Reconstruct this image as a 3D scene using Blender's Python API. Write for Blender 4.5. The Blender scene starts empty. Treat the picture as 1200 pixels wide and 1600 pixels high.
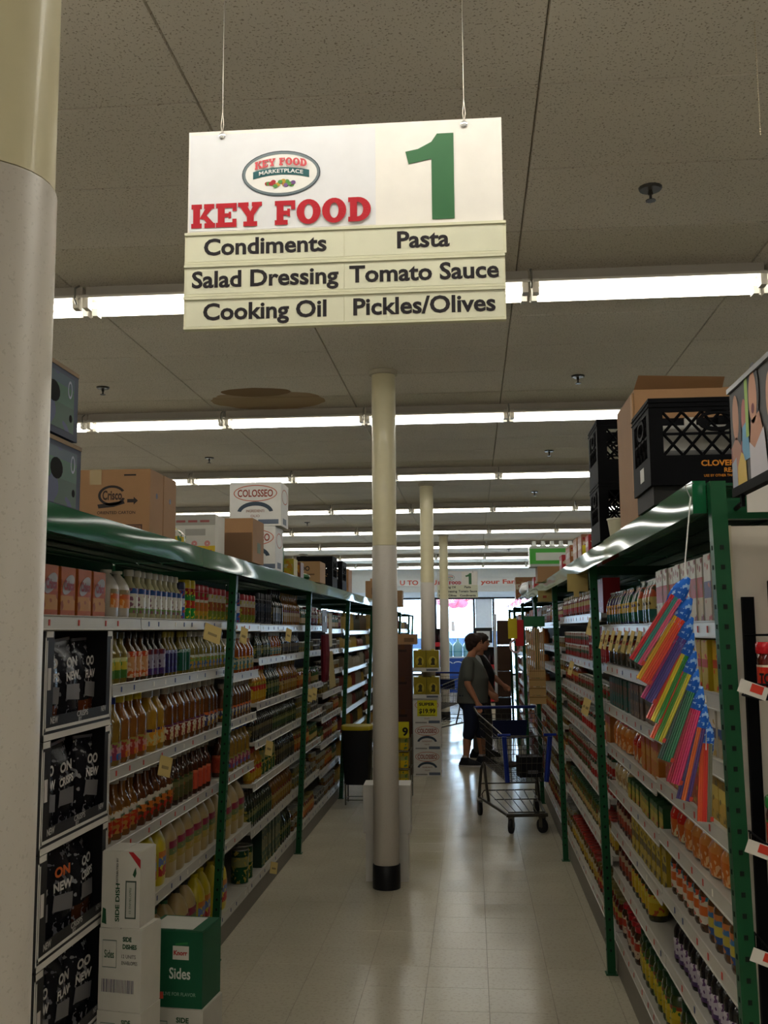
import bpy, math, random
from mathutils import Vector, Matrix
random.seed(11)
PI = math.pi
scene = bpy.context.scene
COL = scene.collection

# ------------------------------------------------------------------ camera
F = 1570.0
CAMZ = 1.75
dY = Vector((138 / F, 183 / F, 1)).normalized()                 # aisle direction seen by the lens
uZ = Vector((-87.0, (-F * F + 138 * 87) / 183.0, F)).normalized()  # vertical seen by the lens
eX = dY.cross(uZ)
right = Vector((eX.x, dY.x, uZ.x)); down = Vector((eX.y, dY.y, uZ.y)); fwd = Vector((eX.z, dY.z, uZ.z))
cam_data = bpy.data.cameras.new('camera')
cam_data.sensor_fit = 'VERTICAL'; cam_data.sensor_height = 36.0; cam_data.lens = F / 1600 * 36.0
cam_data.clip_start = 0.05; cam_data.clip_end = 300
cam = bpy.data.objects.new('camera', cam_data); COL.objects.link(cam)
cam.matrix_world = Matrix(((right.x, -down.x, -fwd.x, 0), (right.y, -down.y, -fwd.y, 0), (right.z, -down.z, -fwd.z, CAMZ), (0, 0, 0, 1)))
scene.camera = cam

# ------------------------------------------------------------------ world, exposure
world = bpy.data.worlds.new('daylight'); scene.world = world; world.use_nodes = True
wn = world.node_tree.nodes; wl = world.node_tree.links
bg = wn['Background']; bg.inputs['Color'].default_value = (0.62, 0.82, 1.0, 1); bg.inputs['Strength'].default_value = 14.0
vs = scene.view_settings
vs.view_transform = 'Standard'; vs.look = 'None'; vs.gamma = 1.0; vs.use_curve_mapping = False
vs.exposure = 0.0
TUBE_STRENGTH = 11.8
ROWS = [-4.6, -1.35, 1.95, 5.17, 8.3, 11.55, 14.85, 18.2, 21.6, 25.0, 28.4]

# ------------------------------------------------------------------ materials
TONE = 1.0
def lin(c):
    c = c.lstrip('#')
    o = []
    for i in (0, 2, 4):
        x = int(c[i:i + 2], 16) / 255
        o.append(x / 12.92 if x <= .04045 else ((x + .055) / 1.055) ** 2.4)
    return (o[0] * TONE, o[1] * TONE, o[2] * TONE, 1)
_M = {}
def M(c, rough=.5, metal=0.0, spec=.28, coat=0.0, trans=0.0):
    k = (c, rough, metal, spec, coat, trans, TONE)
    if k in _M: return _M[k]
    m = bpy.data.materials.new('surface_' + c); m.use_nodes = True
    b = m.node_tree.nodes['Principled BSDF']
    b.inputs['Base Color'].default_value = lin(c); b.inputs['Roughness'].default_value = rough
    b.inputs['Metallic'].default_value = metal; b.inputs['Specular IOR Level'].default_value = spec
    b.inputs['Coat Weight'].default_value = coat; b.inputs['Coat Roughness'].default_value = .08
    b.inputs['Transmission Weight'].default_value = trans
    if spec < .2: b.inputs['IOR'].default_value = 1.2
    # faint procedural unevenness
    n = m.node_tree.nodes; l = m.node_tree.links
    tc = n.new('ShaderNodeTexCoord'); nz = n.new('ShaderNodeTexNoise'); nz.inputs['Scale'].default_value = 14
    mx = n.new('ShaderNodeMix'); mx.data_type = 'RGBA'; mx.blend_type = 'MULTIPLY'; mx.inputs[0].default_value = .25
    l.new(tc.outputs['Object'], nz.inputs['Vector']); mx.inputs[6].default_value = lin(c); l.new(nz.outputs['Fac'], mx.inputs[7])
    sc = n.new('ShaderNodeMix'); sc.data_type = 'RGBA'; sc.blend_type = 'MIX'; sc.inputs[0].default_value = .5
    l.new(mx.outputs[2], sc.inputs[6]); sc.inputs[7].default_value = lin(c)
    l.new(sc.outputs[2], b.inputs['Base Color'])
    _M[k] = m
    return m
def LB(z0, z1, stops, accent, thr=.56, scale=45, rough=.4, stretch=1.0):
    """printed label: colour bands between two heights with blotches of print"""
    k = ('L', round(z0, 4), round(z1, 4), tuple(stops), accent, thr, scale, stretch)
    if k in _M: return _M[k]
    m = bpy.data.materials.new('printed_label'); m.use_nodes = True
    n = m.node_tree.nodes; l = m.node_tree.links; b = n['Principled BSDF']; b.inputs['Roughness'].default_value = rough; b.inputs['IOR'].default_value = 1.22
    tc = n.new('ShaderNodeTexCoord'); sx = n.new('ShaderNodeSeparateXYZ'); l.new(tc.outputs['Object'], sx.inputs[0])
    mr = n.new('ShaderNodeMapRange'); mr.inputs[1].default_value = z0; mr.inputs[2].default_value = z1; l.new(sx.outputs[2], mr.inputs[0])
    cr = n.new('ShaderNodeValToRGB'); cr.color_ramp.interpolation = 'CONSTANT'
    e = cr.color_ramp.elements
    while len(e) > 1: e.remove(e[-1])
    e[0].position = 0; e[0].color = lin(stops[0][1])
    for p, c in stops[1:]:
        q = e.new(p); q.color = lin(c)
    l.new(mr.outputs[0], cr.inputs[0])
    mp = n.new('ShaderNodeMapping'); mp.inputs['Scale'].default_value = (1, 1, stretch); l.new(tc.outputs['Object'], mp.inputs[0])
    nz = n.new('ShaderNodeTexNoise'); nz.inputs['Scale'].default_value = scale; nz.inputs['Detail'].default_value = 1.0
    l.new(mp.outputs[0], nz.inputs['Vector'])
    r2 = n.new('ShaderNodeValToRGB'); r2.color_ramp.interpolation = 'CONSTANT'; r2.color_ramp.elements[1].position = thr
    r2.color_ramp.elements[0].color = (0, 0, 0, 1); r2.color_ramp.elements[1].color = (1, 1, 1, 1)
    l.new(nz.outputs['Fac'], r2.inputs[0])
    mx = n.new('ShaderNodeMix'); mx.data_type = 'RGBA'; l.new(r2.outputs[0], mx.inputs[0]); l.new(cr.outputs[0], mx.inputs[6]); mx.inputs[7].default_value = lin(accent)
    l.new(mx.outputs[2], b.inputs['Base Color'])
    _M[k] = m
    return m
def bump(m, scale, strength, dist=.002, vec='Object', mscale=None, detail=3):
    n = m.node_tree.nodes; l = m.node_tree.links; b = n['Principled BSDF']
    tc = n.new('ShaderNodeTexCoord'); nz = n.new('ShaderNodeTexNoise'); nz.inputs['Scale'].default_value = scale
    nz.inputs['Detail'].default_value = detail
    if mscale:
        mp = n.new('ShaderNodeMapping'); mp.inputs['Scale'].default_value = mscale; l.new(tc.outputs[vec], mp.inputs[0]); l.new(mp.outputs[0], nz.inputs['Vector'])
    else: l.new(tc.outputs[vec], nz.inputs['Vector'])
    bp = n.new('ShaderNodeBump'); bp.inputs['Strength'].default_value = strength; bp.inputs['Distance'].default_value = dist
    l.new(nz.outputs['Fac'], bp.inputs['Height']); l.new(bp.outputs[0], b.inputs['Normal'])
def emit(c, s):
    k = ('E', c, s)
    if k in _M: return _M[k]
    m = bpy.data.materials.new('glowing_tube'); m.use_nodes = True
    b = m.node_tree.nodes['Principled BSDF']; b.inputs['Base Color'].default_value = lin(c)
    b.inputs['Emission Color'].default_value = lin(c); b.inputs['Emission Strength'].default_value = s
    _M[k] = m; return m
def speckle(name, base, dark, scale, thr, rough=.8, spec=.3, noise2=None):
    m = bpy.data.materials.new(name); m.use_nodes = True
    n = m.node_tree.nodes; l = m.node_tree.links; b = n['Principled BSDF']; b.inputs['Roughness'].default_value = rough; b.inputs['Specular IOR Level'].default_value = spec
    ge = n.new('ShaderNodeNewGeometry'); nz = n.new('ShaderNodeTexNoise'); nz.inputs['Scale'].default_value = scale; nz.inputs['Detail'].default_value = 2
    l.new(ge.outputs['Position'], nz.inputs['Vector'])
    r = n.new('ShaderNodeValToRGB'); r.color_ramp.elements[0].position = thr; r.color_ramp.elements[1].position = thr + .05
    r.color_ramp.elements[0].color = lin(base); r.color_ramp.elements[1].color = lin(dark)
    l.new(nz.outputs['Fac'], r.inputs[0])
    n2 = n.new('ShaderNodeTexNoise'); n2.inputs['Scale'].default_value = 1.1; l.new(ge.outputs['Position'], n2.inputs['Vector'])
    mx = n.new('ShaderNodeMix'); mx.data_type = 'RGBA'; mx.blend_type = 'MULTIPLY'; mx.inputs[0].default_value = .25
    l.new(r.outputs[0], mx.inputs[6]); l.new(n2.outputs['Fac'], mx.inputs[7])
    l.new(mx.outputs[2], b.inputs['Base Color'])
    return m

# ------------------------------------------------------------------ mesh builder
class MB:
    def __init__(s): s.v = []; s.f = []; s.sm = []
    def add(s, vs_, fs_, sm=False):
        o = len(s.v); s.v += [tuple(p) for p in vs_]
        for q in fs_: s.f.append(tuple(i + o for i in q)); s.sm.append(sm)
        return s
    def box(s, x0, x1, y0, y1, z0, z1):
        return s.add([(x0, y0, z0), (x1, y0, z0), (x1, y1, z0), (x0, y1, z0), (x0, y0, z1), (x1, y0, z1), (x1, y1, z1), (x0, y1, z1)],
                     [(0, 3, 2, 1), (4, 5, 6, 7), (0, 1, 5, 4), (1, 2, 6, 5), (2, 3, 7, 6), (3, 0, 4, 7)])
    def hexa(s, p): # 8 points bottom ring then top ring
        return s.add(p, [(0, 3, 2, 1), (4, 5, 6, 7), (0, 1, 5, 4), (1, 2, 6, 5), (2, 3, 7, 6), (3, 0, 4, 7)])
    def lathe(s, prof, n=12, sq=2.0, ax=1.0, ay=1.0, cx=0, cy=0, caps=True, a0=0, a1=None):
        full = a1 is None
        if full: a1 = a0 + 2 * PI
        m = n if full else n + 1
        P = []
        for r, z in prof:
            for i in range(m):
                a = a0 + (a1 - a0) * i / n
                c, d = math.cos(a), math.sin(a)
                k = (abs(c) ** sq + abs(d) ** sq) ** (-1 / sq) if sq != 2 else 1
                P.append((cx + r * ax * k * c, cy + r * ay * k * d, z))
        Fc = []
        for j in range(len(prof) - 1):
            for i in range(n if not full else m):
                i2 = (i + 1) % m
                Fc.append((j * m + i, j * m + i2, (j + 1) * m + i2, (j + 1) * m + i))
        s.add(P, Fc, True)
        if caps and full:
            o = len(s.v) - len(P)
            s.f.append(tuple(o + i for i in reversed(range(m)))); s.sm.append(False)
            s.f.append(tuple(o + (len(prof) - 1) * m + i for i in range(m))); s.sm.append(False)
        return s
    def tube(s, path, r, n=6, caps=True, flat=None):
        path = [Vector(p) for p in path]
        R = r if isinstance(r, (list, tuple)) else [r] * len(path)
        P = []; up = None
        for i, p in enumerate(path):
            t = (path[min(i + 1, len(path) - 1)] - path[max(i - 1, 0)]).normalized()
            if up is None:
                up = Vector((0, 0, 1)) if abs(t.z) < .9 else Vector((1, 0, 0))
            a = t.cross(up).normalized(); b = a.cross(t).normalized(); up = b
            for k in range(n):
                q = 2 * PI * k / n
                P.append(p + (a * math.cos(q) + b * math.sin(q) * (flat or 1)) * R[i])
        m = len(path); Fc = []
        for j in range(m - 1):
            for k in range(n):
                k2 = (k + 1) % n
                Fc.append((j * n + k, j * n + k2, (j + 1) * n + k2, (j + 1) * n + k))
        o = len(s.v); s.add(P, Fc, n > 4)
        if caps:
            s.f.append(tuple(o + k for k in reversed(range(n)))); s.sm.append(False)
            s.f.append(tuple(o + (m - 1) * n + k for k in range(n))); s.sm.append(False)
        return s
    def ell(s, c, r, n=12, m=8):
        P = []
        for j in range(1, m):
            t = PI * j / m
            for i in range(n):
                a = 2 * PI * i / n
                P.append((c[0] + r[0] * math.sin(t) * math.cos(a), c[1] + r[1] * math.sin(t) * math.sin(a), c[2] - r[2] * math.cos(t)))
        P.append((c[0], c[1], c[2] - r[2])); P.append((c[0], c[1], c[2] + r[2]))
        Fc = []
        for j in range(m - 2):
            for i in range(n):
                i2 = (i + 1) % n
                Fc.append((j * n + i, j * n + i2, (j + 1) * n + i2, (j + 1) * n + i))
        b = (m - 1) * n
        for i in range(n):
            i2 = (i + 1) % n
            Fc.append((b, i2, i)); Fc.append((b + 1, (m - 2) * n + i, (m - 2) * n + i2))
        return s.add(P, Fc, True)
    def loft(s, secs, n=14): # (cx, cy, z, rx, ry)
        P = []
        for cx, cy, z, rx, ry in secs:
            for i in range(n):
                a = 2 * PI * i / n
                P.append((cx + rx * math.cos(a), cy + ry * math.sin(a), z))
        Fc = []
        for j in range(len(secs) - 1):
            for i in range(n):
                i2 = (i + 1) % n
                Fc.append((j * n + i, j * n + i2, (j + 1) * n + i2, (j + 1) * n + i))
        Fc.append(tuple(reversed(range(n)))); Fc.append(tuple((len(secs) - 1) * n + i for i in range(n)))
        return s.add(P, Fc, True)
    def xz(s, polys, y, th=.0008): # flat shapes standing in the x-z plane, front towards -y, given a hair of thickness
        for p in polys:
            k = len(p)
            s.add([(a, y, b) for a, b in p] + [(a, y + th, b) for a, b in p],
                  [tuple(range(k)), tuple(k + i for i in reversed(range(k)))] + [((i + 1) % k, i, k + i, k + (i + 1) % k) for i in range(k)])
        return s
    def ringxz(s, cx, cz, ro, ri, y, n=28, th=.0008, a0=0, a1=2 * PI):
        for i in range(n):
            a = a0 + (a1 - a0) * i / n; b = a0 + (a1 - a0) * (i + 1) / n
            s.xz([[(cx + ri[0] * math.cos(a), cz + ri[1] * math.sin(a)), (cx + ro[0] * math.cos(a), cz + ro[1] * math.sin(a)),
                   (cx + ro[0] * math.cos(b), cz + ro[1] * math.sin(b)), (cx + ri[0] * math.cos(b), cz + ri[1] * math.sin(b))]], y, th)
        return s
    def xf(s, mat):
        s.v = [tuple(mat @ Vector(p)) for p in s.v]; return s
def mesh_of(name, pairs):
    V = []; Fs = []; S = []; MI = []
    me = bpy.data.meshes.new(name)
    for i, (mb, mt) in enumerate(pairs):
        o = len(V); V += mb.v; Fs += [tuple(k + o for k in q) for q in mb.f]; S += mb.sm; MI += [i] * len(mb.f)
        me.materials.append(mt)
    me.from_pydata(V, [], Fs)
    me.polygons.foreach_set('use_smooth', S); me.polygons.foreach_set('material_index', MI)
    me.update()
    if any(S): me.set_sharp_from_angle(angle=.75)
    return me
def link(name, data, parent=None, loc=(0, 0, 0), rz=0, rot=None):
    o = bpy.data.objects.new(name, data); COL.objects.link(o)
    o.location = loc; o.rotation_euler = rot if rot else (0, 0, rz)
    if parent is not None: o.parent = parent
    return o
def part(name, mb, mt, parent=None, loc=(0, 0, 0), rz=0, rot=None):
    return link(name, mesh_of(name, [(mb, mt)]), parent, loc, rz, rot)
def tag(o, label, cat, group=None, kind=None):
    o['label'] = label; o['category'] = cat
    if group: o['group'] = group
    if kind: o['kind'] = kind
    return o
def thing(name, label, cat, loc=(0, 0, 0), rz=0, group=None, rot=None):
    o = link(name, None, None, loc, rz, rot); o.empty_display_size = .05
    return tag(o, label, cat, group)
def struct(o): o['kind'] = 'structure'; return o
def copy_tree(o, parent=None):
    c = o.copy(); COL.objects.link(c); c.parent = parent
    for ch in list(o.children): copy_tree(ch, c)
    return c
# ------------------------------------------------------------------ lettering
_T = {}
def text_polys(s, bold=0.0):
    k = (s, bold)
    if k in _T: return _T[k]
    cu = bpy.data.curves.new('txt', 'FONT'); cu.body = s; cu.size = 1; cu.offset = bold; cu.resolution_u = 3
    ob = bpy.data.objects.new('txt', cu); COL.objects.link(ob)
    dg = bpy.context.evaluated_depsgraph_get(); dg.update()
    me = bpy.data.meshes.new_from_object(ob.evaluated_get(dg))
    v = [(p.co.x, p.co.y) for p in me.vertices]; f = [tuple(p.vertices) for p in me.polygons]
    bpy.data.objects.remove(ob); bpy.data.curves.remove(cu); bpy.data.meshes.remove(me)
    x0 = min(a for a, b in v); x1 = max(a for a, b in v); y0 = min(b for a, b in v); y1 = max(b for a, b in v)
    _T[k] = (v, f, x0, x1, y0, y1); return _T[k]
def text_mb(s, cx, cz, w, h, y=0.0, bold=.02, base=True):
    v, f, x0, x1, y0, y1 = text_polys(s, bold)
    mb = MB()
    P = [(cx + ((a - x0) / (x1 - x0) - .5) * w, y, cz + ((b - y0) / (y1 - y0) - .5) * h) for a, b in v]
    mb.add(P, f)
    return mb
def lettering(parent, s, cx, cz, w, h, y, mt, bold=.02, loc=(0, 0, 0), rz=0, name='lettering', rot=None):
    return part(name, text_mb(s, cx, cz, w, h, y, bold), mt, parent, loc, rz, rot)
def R4(a, b, c, d): return [(a, b), (c, b), (c, d), (a, d)]
def arc(cx, cz, ro, ri, a0, a1, n=12):
    o = []
    for i in range(n):
        a = a0 + (a1 - a0) * i / n; b = a0 + (a1 - a0) * (i + 1) / n
        o.append([(cx + ri[0] * math.cos(a), cz + ri[1] * math.sin(a)), (cx + ro[0] * math.cos(a), cz + ro[1] * math.sin(a)),
                  (cx + ro[0] * math.cos(b), cz + ro[1] * math.sin(b)), (cx + ri[0] * math.cos(b), cz + ri[1] * math.sin(b))])
    return o
SLAB = {
    'K': (1.02, [R4(.08, 0, .38, 1), R4(0, 0, .46, .2), R4(0, .8, .46, 1), [(.36, .40), (.52, .36), (.92, .82), (.62, .82)], [(.42, .52), (.60, .60), (1.0, .18), (.70, .18)], R4(.55, .8, 1.0, 1), R4(.58, 0, 1.05, .2)]),
    'E': (.92, [R4(.08, 0, .38, 1), R4(0, 0, .9, .2), R4(0, .8, .9, 1), R4(.3, .42, .62, .58), R4(.55, .36, .66, .64), R4(.72, 0, .9, .34), R4(.72, .66, .9, 1)]),
    'Y': (1.04, [[(.05, .85), (.38, .85), (.64, .42), (.38, .38)], [(.64, .85), (.95, .85), (.64, .40), (.42, .42)], R4(.37, 0, .67, .46), R4(-.02, .82, .44, 1), R4(.58, .82, 1.02, 1), R4(.22, 0, .82, .2)]),
    'F': (.9, [R4(.08, 0, .38, 1), R4(0, 0, .56, .2), R4(0, .8, .88, 1), R4(.70, .62, .88, 1), R4(.3, .40, .60, .58), R4(.54, .34, .66, .66)]),
    'O': (1.04, arc(.5, .5, (.52, .52), (.19, .32), 0, 2 * PI, 22)),
    'D': (1.0, [R4(.08, 0, .38, 1), R4(0, 0, .42, .2), R4(0, .8, .42, 1)] + arc(.4, .5, (.57, .5), (.24, .3), -PI / 2, PI / 2, 12)),
    ' ': (.42, [])}
def slab_text(s, x0, x1, z0, h, y):
    tot = sum(SLAB[c][0] + .06 for c in s) - .06
    k = (x1 - x0) / tot; x = x0; mb = MB()
    for c in s:
        w, ps = SLAB[c]
        mb.add([], [])
        for p in ps:
            o = len(mb.v)
            mb.add([(x + a * k, y - .00006 * len(mb.f), z0 + b * h) for a, b in p], [tuple(range(len(p)))])
        x += (w + .06) * k
    return mb

# ================================================================== the room
CEIL = 3.61
XW0, XW1, YW0, YW1 = -6.2, 6.2, -5.5, 31.0
floor_m = speckle('vinyl_tile', 'cbc3ae', 'bfb7a2', 60, .56, rough=.2, spec=.5)
def floor_nodes(m):
    n = m.node_tree.nodes; l = m.node_tree.links; b = n['Principled BSDF']
    ge = n.new('ShaderNodeNewGeometry'); nz = n.new('ShaderNodeTexNoise'); nz.inputs['Scale'].default_value = 2.2; nz.inputs['Detail'].default_value = 4
    l.new(ge.outputs['Position'], nz.inputs['Vector'])
    mr = n.new('ShaderNodeMapRange'); mr.inputs[1].default_value = .3; mr.inputs[2].default_value = .7; mr.inputs[3].default_value = .13; mr.inputs[4].default_value = .27
    l.new(nz.outputs['Fac'], mr.inputs[0]); l.new(mr.outputs[0], b.inputs['Roughness'])
    bp = n.new('ShaderNodeBump'); bp.inputs['Strength'].default_value = .12; bp.inputs['Distance'].default_value = .004
    n2 = n.new('ShaderNodeTexNoise'); n2.inputs['Scale'].default_value = 7; l.new(ge.outputs['Position'], n2.inputs['Vector'])
    l.new(n2.outputs['Fac'], bp.inputs['Height']); l.new(bp.outputs[0], b.inputs['Normal'])
floor_nodes(floor_m)
flo = struct(part('floor', MB().box(XW0, XW1, YW0, YW1, -.1, -.0015), M('6e675a', .5)))
TS = .305
tile_me = mesh_of('tile', [(MB().hexa([(.0006, .0006, -.0015), (TS - .0006, .0006, -.0015), (TS - .0006, TS - .0006, -.0015), (.0006, TS - .0006, -.0015),
                                       (.0012, .0012, 0), (TS - .0012, .0012, 0), (TS - .0012, TS - .0012, 0), (.0012, TS - .0012, 0)]), floor_m)])
cells = []
ix0 = int(math.floor(XW0 / TS)); ix1 = int(math.ceil(XW1 / TS)); iy1 = int(math.ceil(YW1 / TS)); iy0 = int(math.floor(YW0 / TS))
rest = MB()
for j in range(iy0, iy1):
    for i in range(ix0, ix1):
        x, y = i * TS + .05, j * TS
        if -1.5 < x + TS and x < .72 and 3.9 < y < 14.5 and len(cells) < 300:
            cells.append((x, y))
        else:
            e = .0012
            if x < XW0 or x + TS > XW1 or y < YW0 or y + TS > YW1: continue
            rest.add([(x + e, y + e, 0), (x + TS - e, y + e, 0), (x + TS - e, y + TS - e, 0), (x + e, y + TS - e, 0)], [(0, 1, 2, 3)])
for x, y in cells: link('floor_tile', tile_me, flo, (x, y, 0))
ro = part('floor_tiles', rest, floor_m, flo); ro['kind'] = 'stuff'

# ceiling: tiles of 1.2 x 0.64 m laid in a grid
ceil_m = speckle('ceiling_tile', 'f0e9df', 'b4aa9c', 120, .60, rough=.9, spec=.1)
def ceil_stain(m):
    n = m.node_tree.nodes; l = m.node_tree.links; b = n['Principled BSDF']
    src = b.inputs['Base Color'].links[0].from_socket
    ge = n.new('ShaderNodeNewGeometry')
    def ell(cx, cy, rx, ry):
        mp = n.new('ShaderNodeMapping'); mp.vector_type = 'TEXTURE'; mp.inputs['Location'].default_value = (cx, cy, CEIL); mp.inputs['Scale'].default_value = (rx, ry, 1)
        l.new(ge.outputs['Position'], mp.inputs[0])
        nz = n.new('ShaderNodeTexNoise'); nz.inputs['Scale'].default_value = 5; l.new(ge.outputs['Position'], nz.inputs['Vector'])
        ln = n.new('ShaderNodeVectorMath'); ln.operation = 'LENGTH'; l.new(mp.outputs[0], ln.inputs[0])
        ad = n.new('ShaderNodeMath'); ad.operation = 'MULTIPLY_ADD'; l.new(nz.outputs['Fac'], ad.inputs[0]); ad.inputs[1].default_value = .3; l.new(ln.outputs['Value'], ad.inputs[2])
        lt = n.new('ShaderNodeMath'); lt.operation = 'LESS_THAN'; l.new(ad.outputs[0], lt.inputs[0]); lt.inputs[1].default_value = 1.12
        return lt.outputs[0]
    a = ell(-1.62, 7.92, .48, .34); c = ell(-1.66, 7.62, .28, .15)
    m1 = n.new('ShaderNodeMix'); m1.data_type = 'RGBA'; l.new(a, m1.inputs[0]); l.new(src, m1.inputs[6]); m1.inputs[7].default_value = lin('b8a184')
    m2 = n.new('ShaderNodeMix'); m2.data_type = 'RGBA'; l.new(c, m2.inputs[0]); l.new(m1.outputs[2], m2.inputs[6]); m2.inputs[7].default_value = lin('8e7454')
    l.new(m2.outputs[2], b.inputs['Base Color'])
ceil_stain(ceil_m)
bump(ceil_m, 90, .35, .002)
cei = struct(part('ceiling', MB().box(XW0, XW1, YW0, YW1, CEIL + .012, CEIL + .1), M('887e70', .9)))
TX, TY = 1.2, .645
def ctile(g=.0012, ch=.004):
    return MB().hexa([(g + ch, g + ch, 0), (g + ch, TY - g - ch, 0), (TX - g - ch, TY - g - ch, 0), (TX - g - ch, g + ch, 0),
                      (g, g, .012), (g, TY - g, .012), (TX - g, TY - g, .012), (TX - g, g, .012)])
ct_me = mesh_of('ceiling_tile', [(ctile(), ceil_m)])
ncl = 0; rest = MB()
for j in range(-14, 44):
    y = 3.30 + j * TY
    for i in range(-6, 5):
        x = .26 + i * TX
        if x < XW0 or x + TX > XW1 or y < YW0 or y + TY > YW1: continue
        if y > 2.0 and ncl < 296 and -3.6 < x < 2.2:
            link('ceiling_tile', ct_me, cei, (x, y, CEIL)); ncl += 1
        else:
            t = ctile(); t.v = [(a + x, b + y, c + CEIL) for a, b, c in t.v]; rest.add(t.v, t.f)
ro = part('ceiling_tiles', rest, ceil_m, cei); ro['kind'] = 'stuff'

wall_m = M('c9c3b6', .8)
struct(part('wall_left', MB().box(XW0 - .1, XW0, YW0, YW1, 0, CEIL), wall_m))
struct(part('wall_right', MB().box(XW1, XW1 + .1, YW0, YW1, 0, CEIL), wall_m))
struct(part('wall_back', MB().box(XW0, XW1, YW0 - .1, YW0, 0, CEIL), wall_m))
# front wall with the shop windows
WZ0, WZ1, WX0, WX1 = .35, 2.72, -4.7, 4.2
wf = MB().box(XW0, WX0, YW1, YW1 + .15, 0, CEIL).box(WX1, XW1, YW1, YW1 + .15, 0, CEIL).box(WX0, WX1, YW1, YW1 + .15, WZ1, CEIL).box(WX0, WX1, YW1, YW1 + .15, 0, WZ0)
struct(part('wall_front', wf, M('d6d4d0', .8)))
struct(part('trim_1', MB().box(WX0, WX1, YW1 - .18, YW1, WZ1, WZ1 + .16), M('c3cfdf', .4)))
mull = [WX0, -3.5, -2.3, -1.12, .06, .65, 1.85, 3.05, WX1]
glass = bpy.data.materials.new('window_glass'); glass.use_nodes = True
gn = glass.node_tree.nodes; gl = glass.node_tree.links; gn.remove(gn['Principled BSDF'])
g1 = gn.new('ShaderNodeBsdfTransparent'); g1.inputs[0].default_value = (.93, .97, 1, 1); g2 = gn.new('ShaderNodeBsdfGlossy'); g2.inputs['Roughness'].default_value = .02
g3 = gn.new('ShaderNodeMixShader'); g3.inputs[0].default_value = .06; gl.new(g1.outputs[0], g3.inputs[1]); gl.new(g2.outputs[0], g3.inputs[2]); gl.new(g3.outputs[0], gn['Material Output'].inputs[0])
for k in range(len(mull) - 1):
    a, b = mull[k], mull[k + 1]
    w = struct(link('window_%d' % (k + 1), mesh_of('window_frame', [(MB().box(a - .035, a + .035, YW1 - .02, YW1 + .12, WZ0, WZ1).box(a + .035, b - .035, YW1, YW1 + .12, WZ0, WZ0 + .06).box(a + .035, b - .035, YW1, YW1 + .12, WZ1 - .06, WZ1), M('1d2024', .4))])))
    part('pane', MB().box(a + .035, b - .035, YW1 + .05, YW1 + .058, WZ0 + .06, WZ1 - .06), glass, w)
    if k == 4: part('blind', MB().box(a + .04, b - .04, YW1 + .02, YW1 + .03, 1.2, WZ1 - .06), M('d9dde4', .7), w)
# outside: car park, a pale van, trees
struct(part('ground', MB().box(-40, 40, YW1 + .15, 110, -.2, -.05), M('b9bcc0', .8)))
tr = thing('tree', 'red leaved tree standing beyond the shop window', 'tree', (-1.0, 52, -.05))
part('trunk', MB().tube([(0, 0, 0), (.05, 0, 1.2), (0, .1, 2.2)], [.12, .1, .08], 8), M('5a4a40', .8), tr)
cr = MB()
for k in range(16):
    a = random.uniform(0, 6.28); q = random.uniform(0, .9)
    cr.ell((q * math.cos(a), q * math.sin(a), 3.35 + random.uniform(-.25, .25)), (.35, .35, .26), 8, 6)
part('crown', cr, M('c0485a', .8), tr)
vn = thing('van', 'pale blue grey van parked outside the shop window', 'van', (-1.6, 40, -.05))
part('body', MB().box(-2.3, 2.6, 0, 1.9, .32, 1.55).box(-1.9, 2.6, .05, 1.85, 1.55, 1.72), M('8fa6c4', .35), vn)
part('window', MB().box(-1.5, 1.9, -.01, 0.02, 1.05, 1.45), M('39465a', .1), vn)
for x in (-1.5, 1.7):
    wv = MB().lathe([(.3, -.1), (.33, -.05), (.33, .05), (.3, .1)], 16).xf(Matrix.Rotation(PI / 2, 4, 'X'))
    part('wheel', wv, M('1a1a1c', .7), vn, (x, .05, .33))

# ------------------------------------------------------------------ fluorescent rows
tube_m = emit('fdfbf3', TUBE_STRENGTH); tube_boost = emit('fdfbf3', TUBE_STRENGTH * 1.6)  # second material: tubes boosted above the rest to brighten the aisle sign
hous_m = M('bdb5a8', .5)
TL = 1.2
hous_me = mesh_of('housing', [(MB().box(.01, TL - .01, -.05, .05, -.055, 0), hous_m)])
rw = M('e6e0d4', .45)
def wing(sg):
    # a folded white reflector wing with a turned-down lip
    y0, y1 = sg * .05, sg * .165
    a, b = sorted((y0, y1))
    za, zb = (-.056, -.092) if sg > 0 else (-.092, -.056)
    m = MB().hexa([(.008, a, za - .003), (TL - .008, a, za - .003), (TL - .008, b, zb - .003), (.008, b, zb - .003), (.008, a, za), (TL - .008, a, za), (TL - .008, b, zb), (.008, b, zb)])
    c, d = sorted((y1, y1 + sg * .003))
    return m.box(.008, TL - .008, c, d, -.100, -.088)
wing_me = [mesh_of('reflector', [(wing(sg).box(.008, TL - .008, min(0, sg * .05), max(0, sg * .05), -.059, -.056), rw)]) for sg in (-1, 1)]
def tubes_for(q): return [mesh_of('tube', [(MB().tube([(.045, y_, -.113), (TL - .045, y_, -.113)], .016, 8), q)]) for y_ in (-.07, .07)]
tube_me, tube_me2 = tubes_for(tube_m), tubes_for(tube_boost)
sock_me = mesh_of('socket', [(MB().box(.012, .043, -.10, -.04, -.134, -.06).box(.012, .043, .04, .10, -.134, -.06), M('d8d2c6', .4))])
brk_me = mesh_of('bracket', [(MB().tube([(0, -.12, -.02), (0, -.172, -.05), (0, -.174, -.11), (0, -.15, -.128)], .006, 5), M('8c8a80', .4, .6))])
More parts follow.
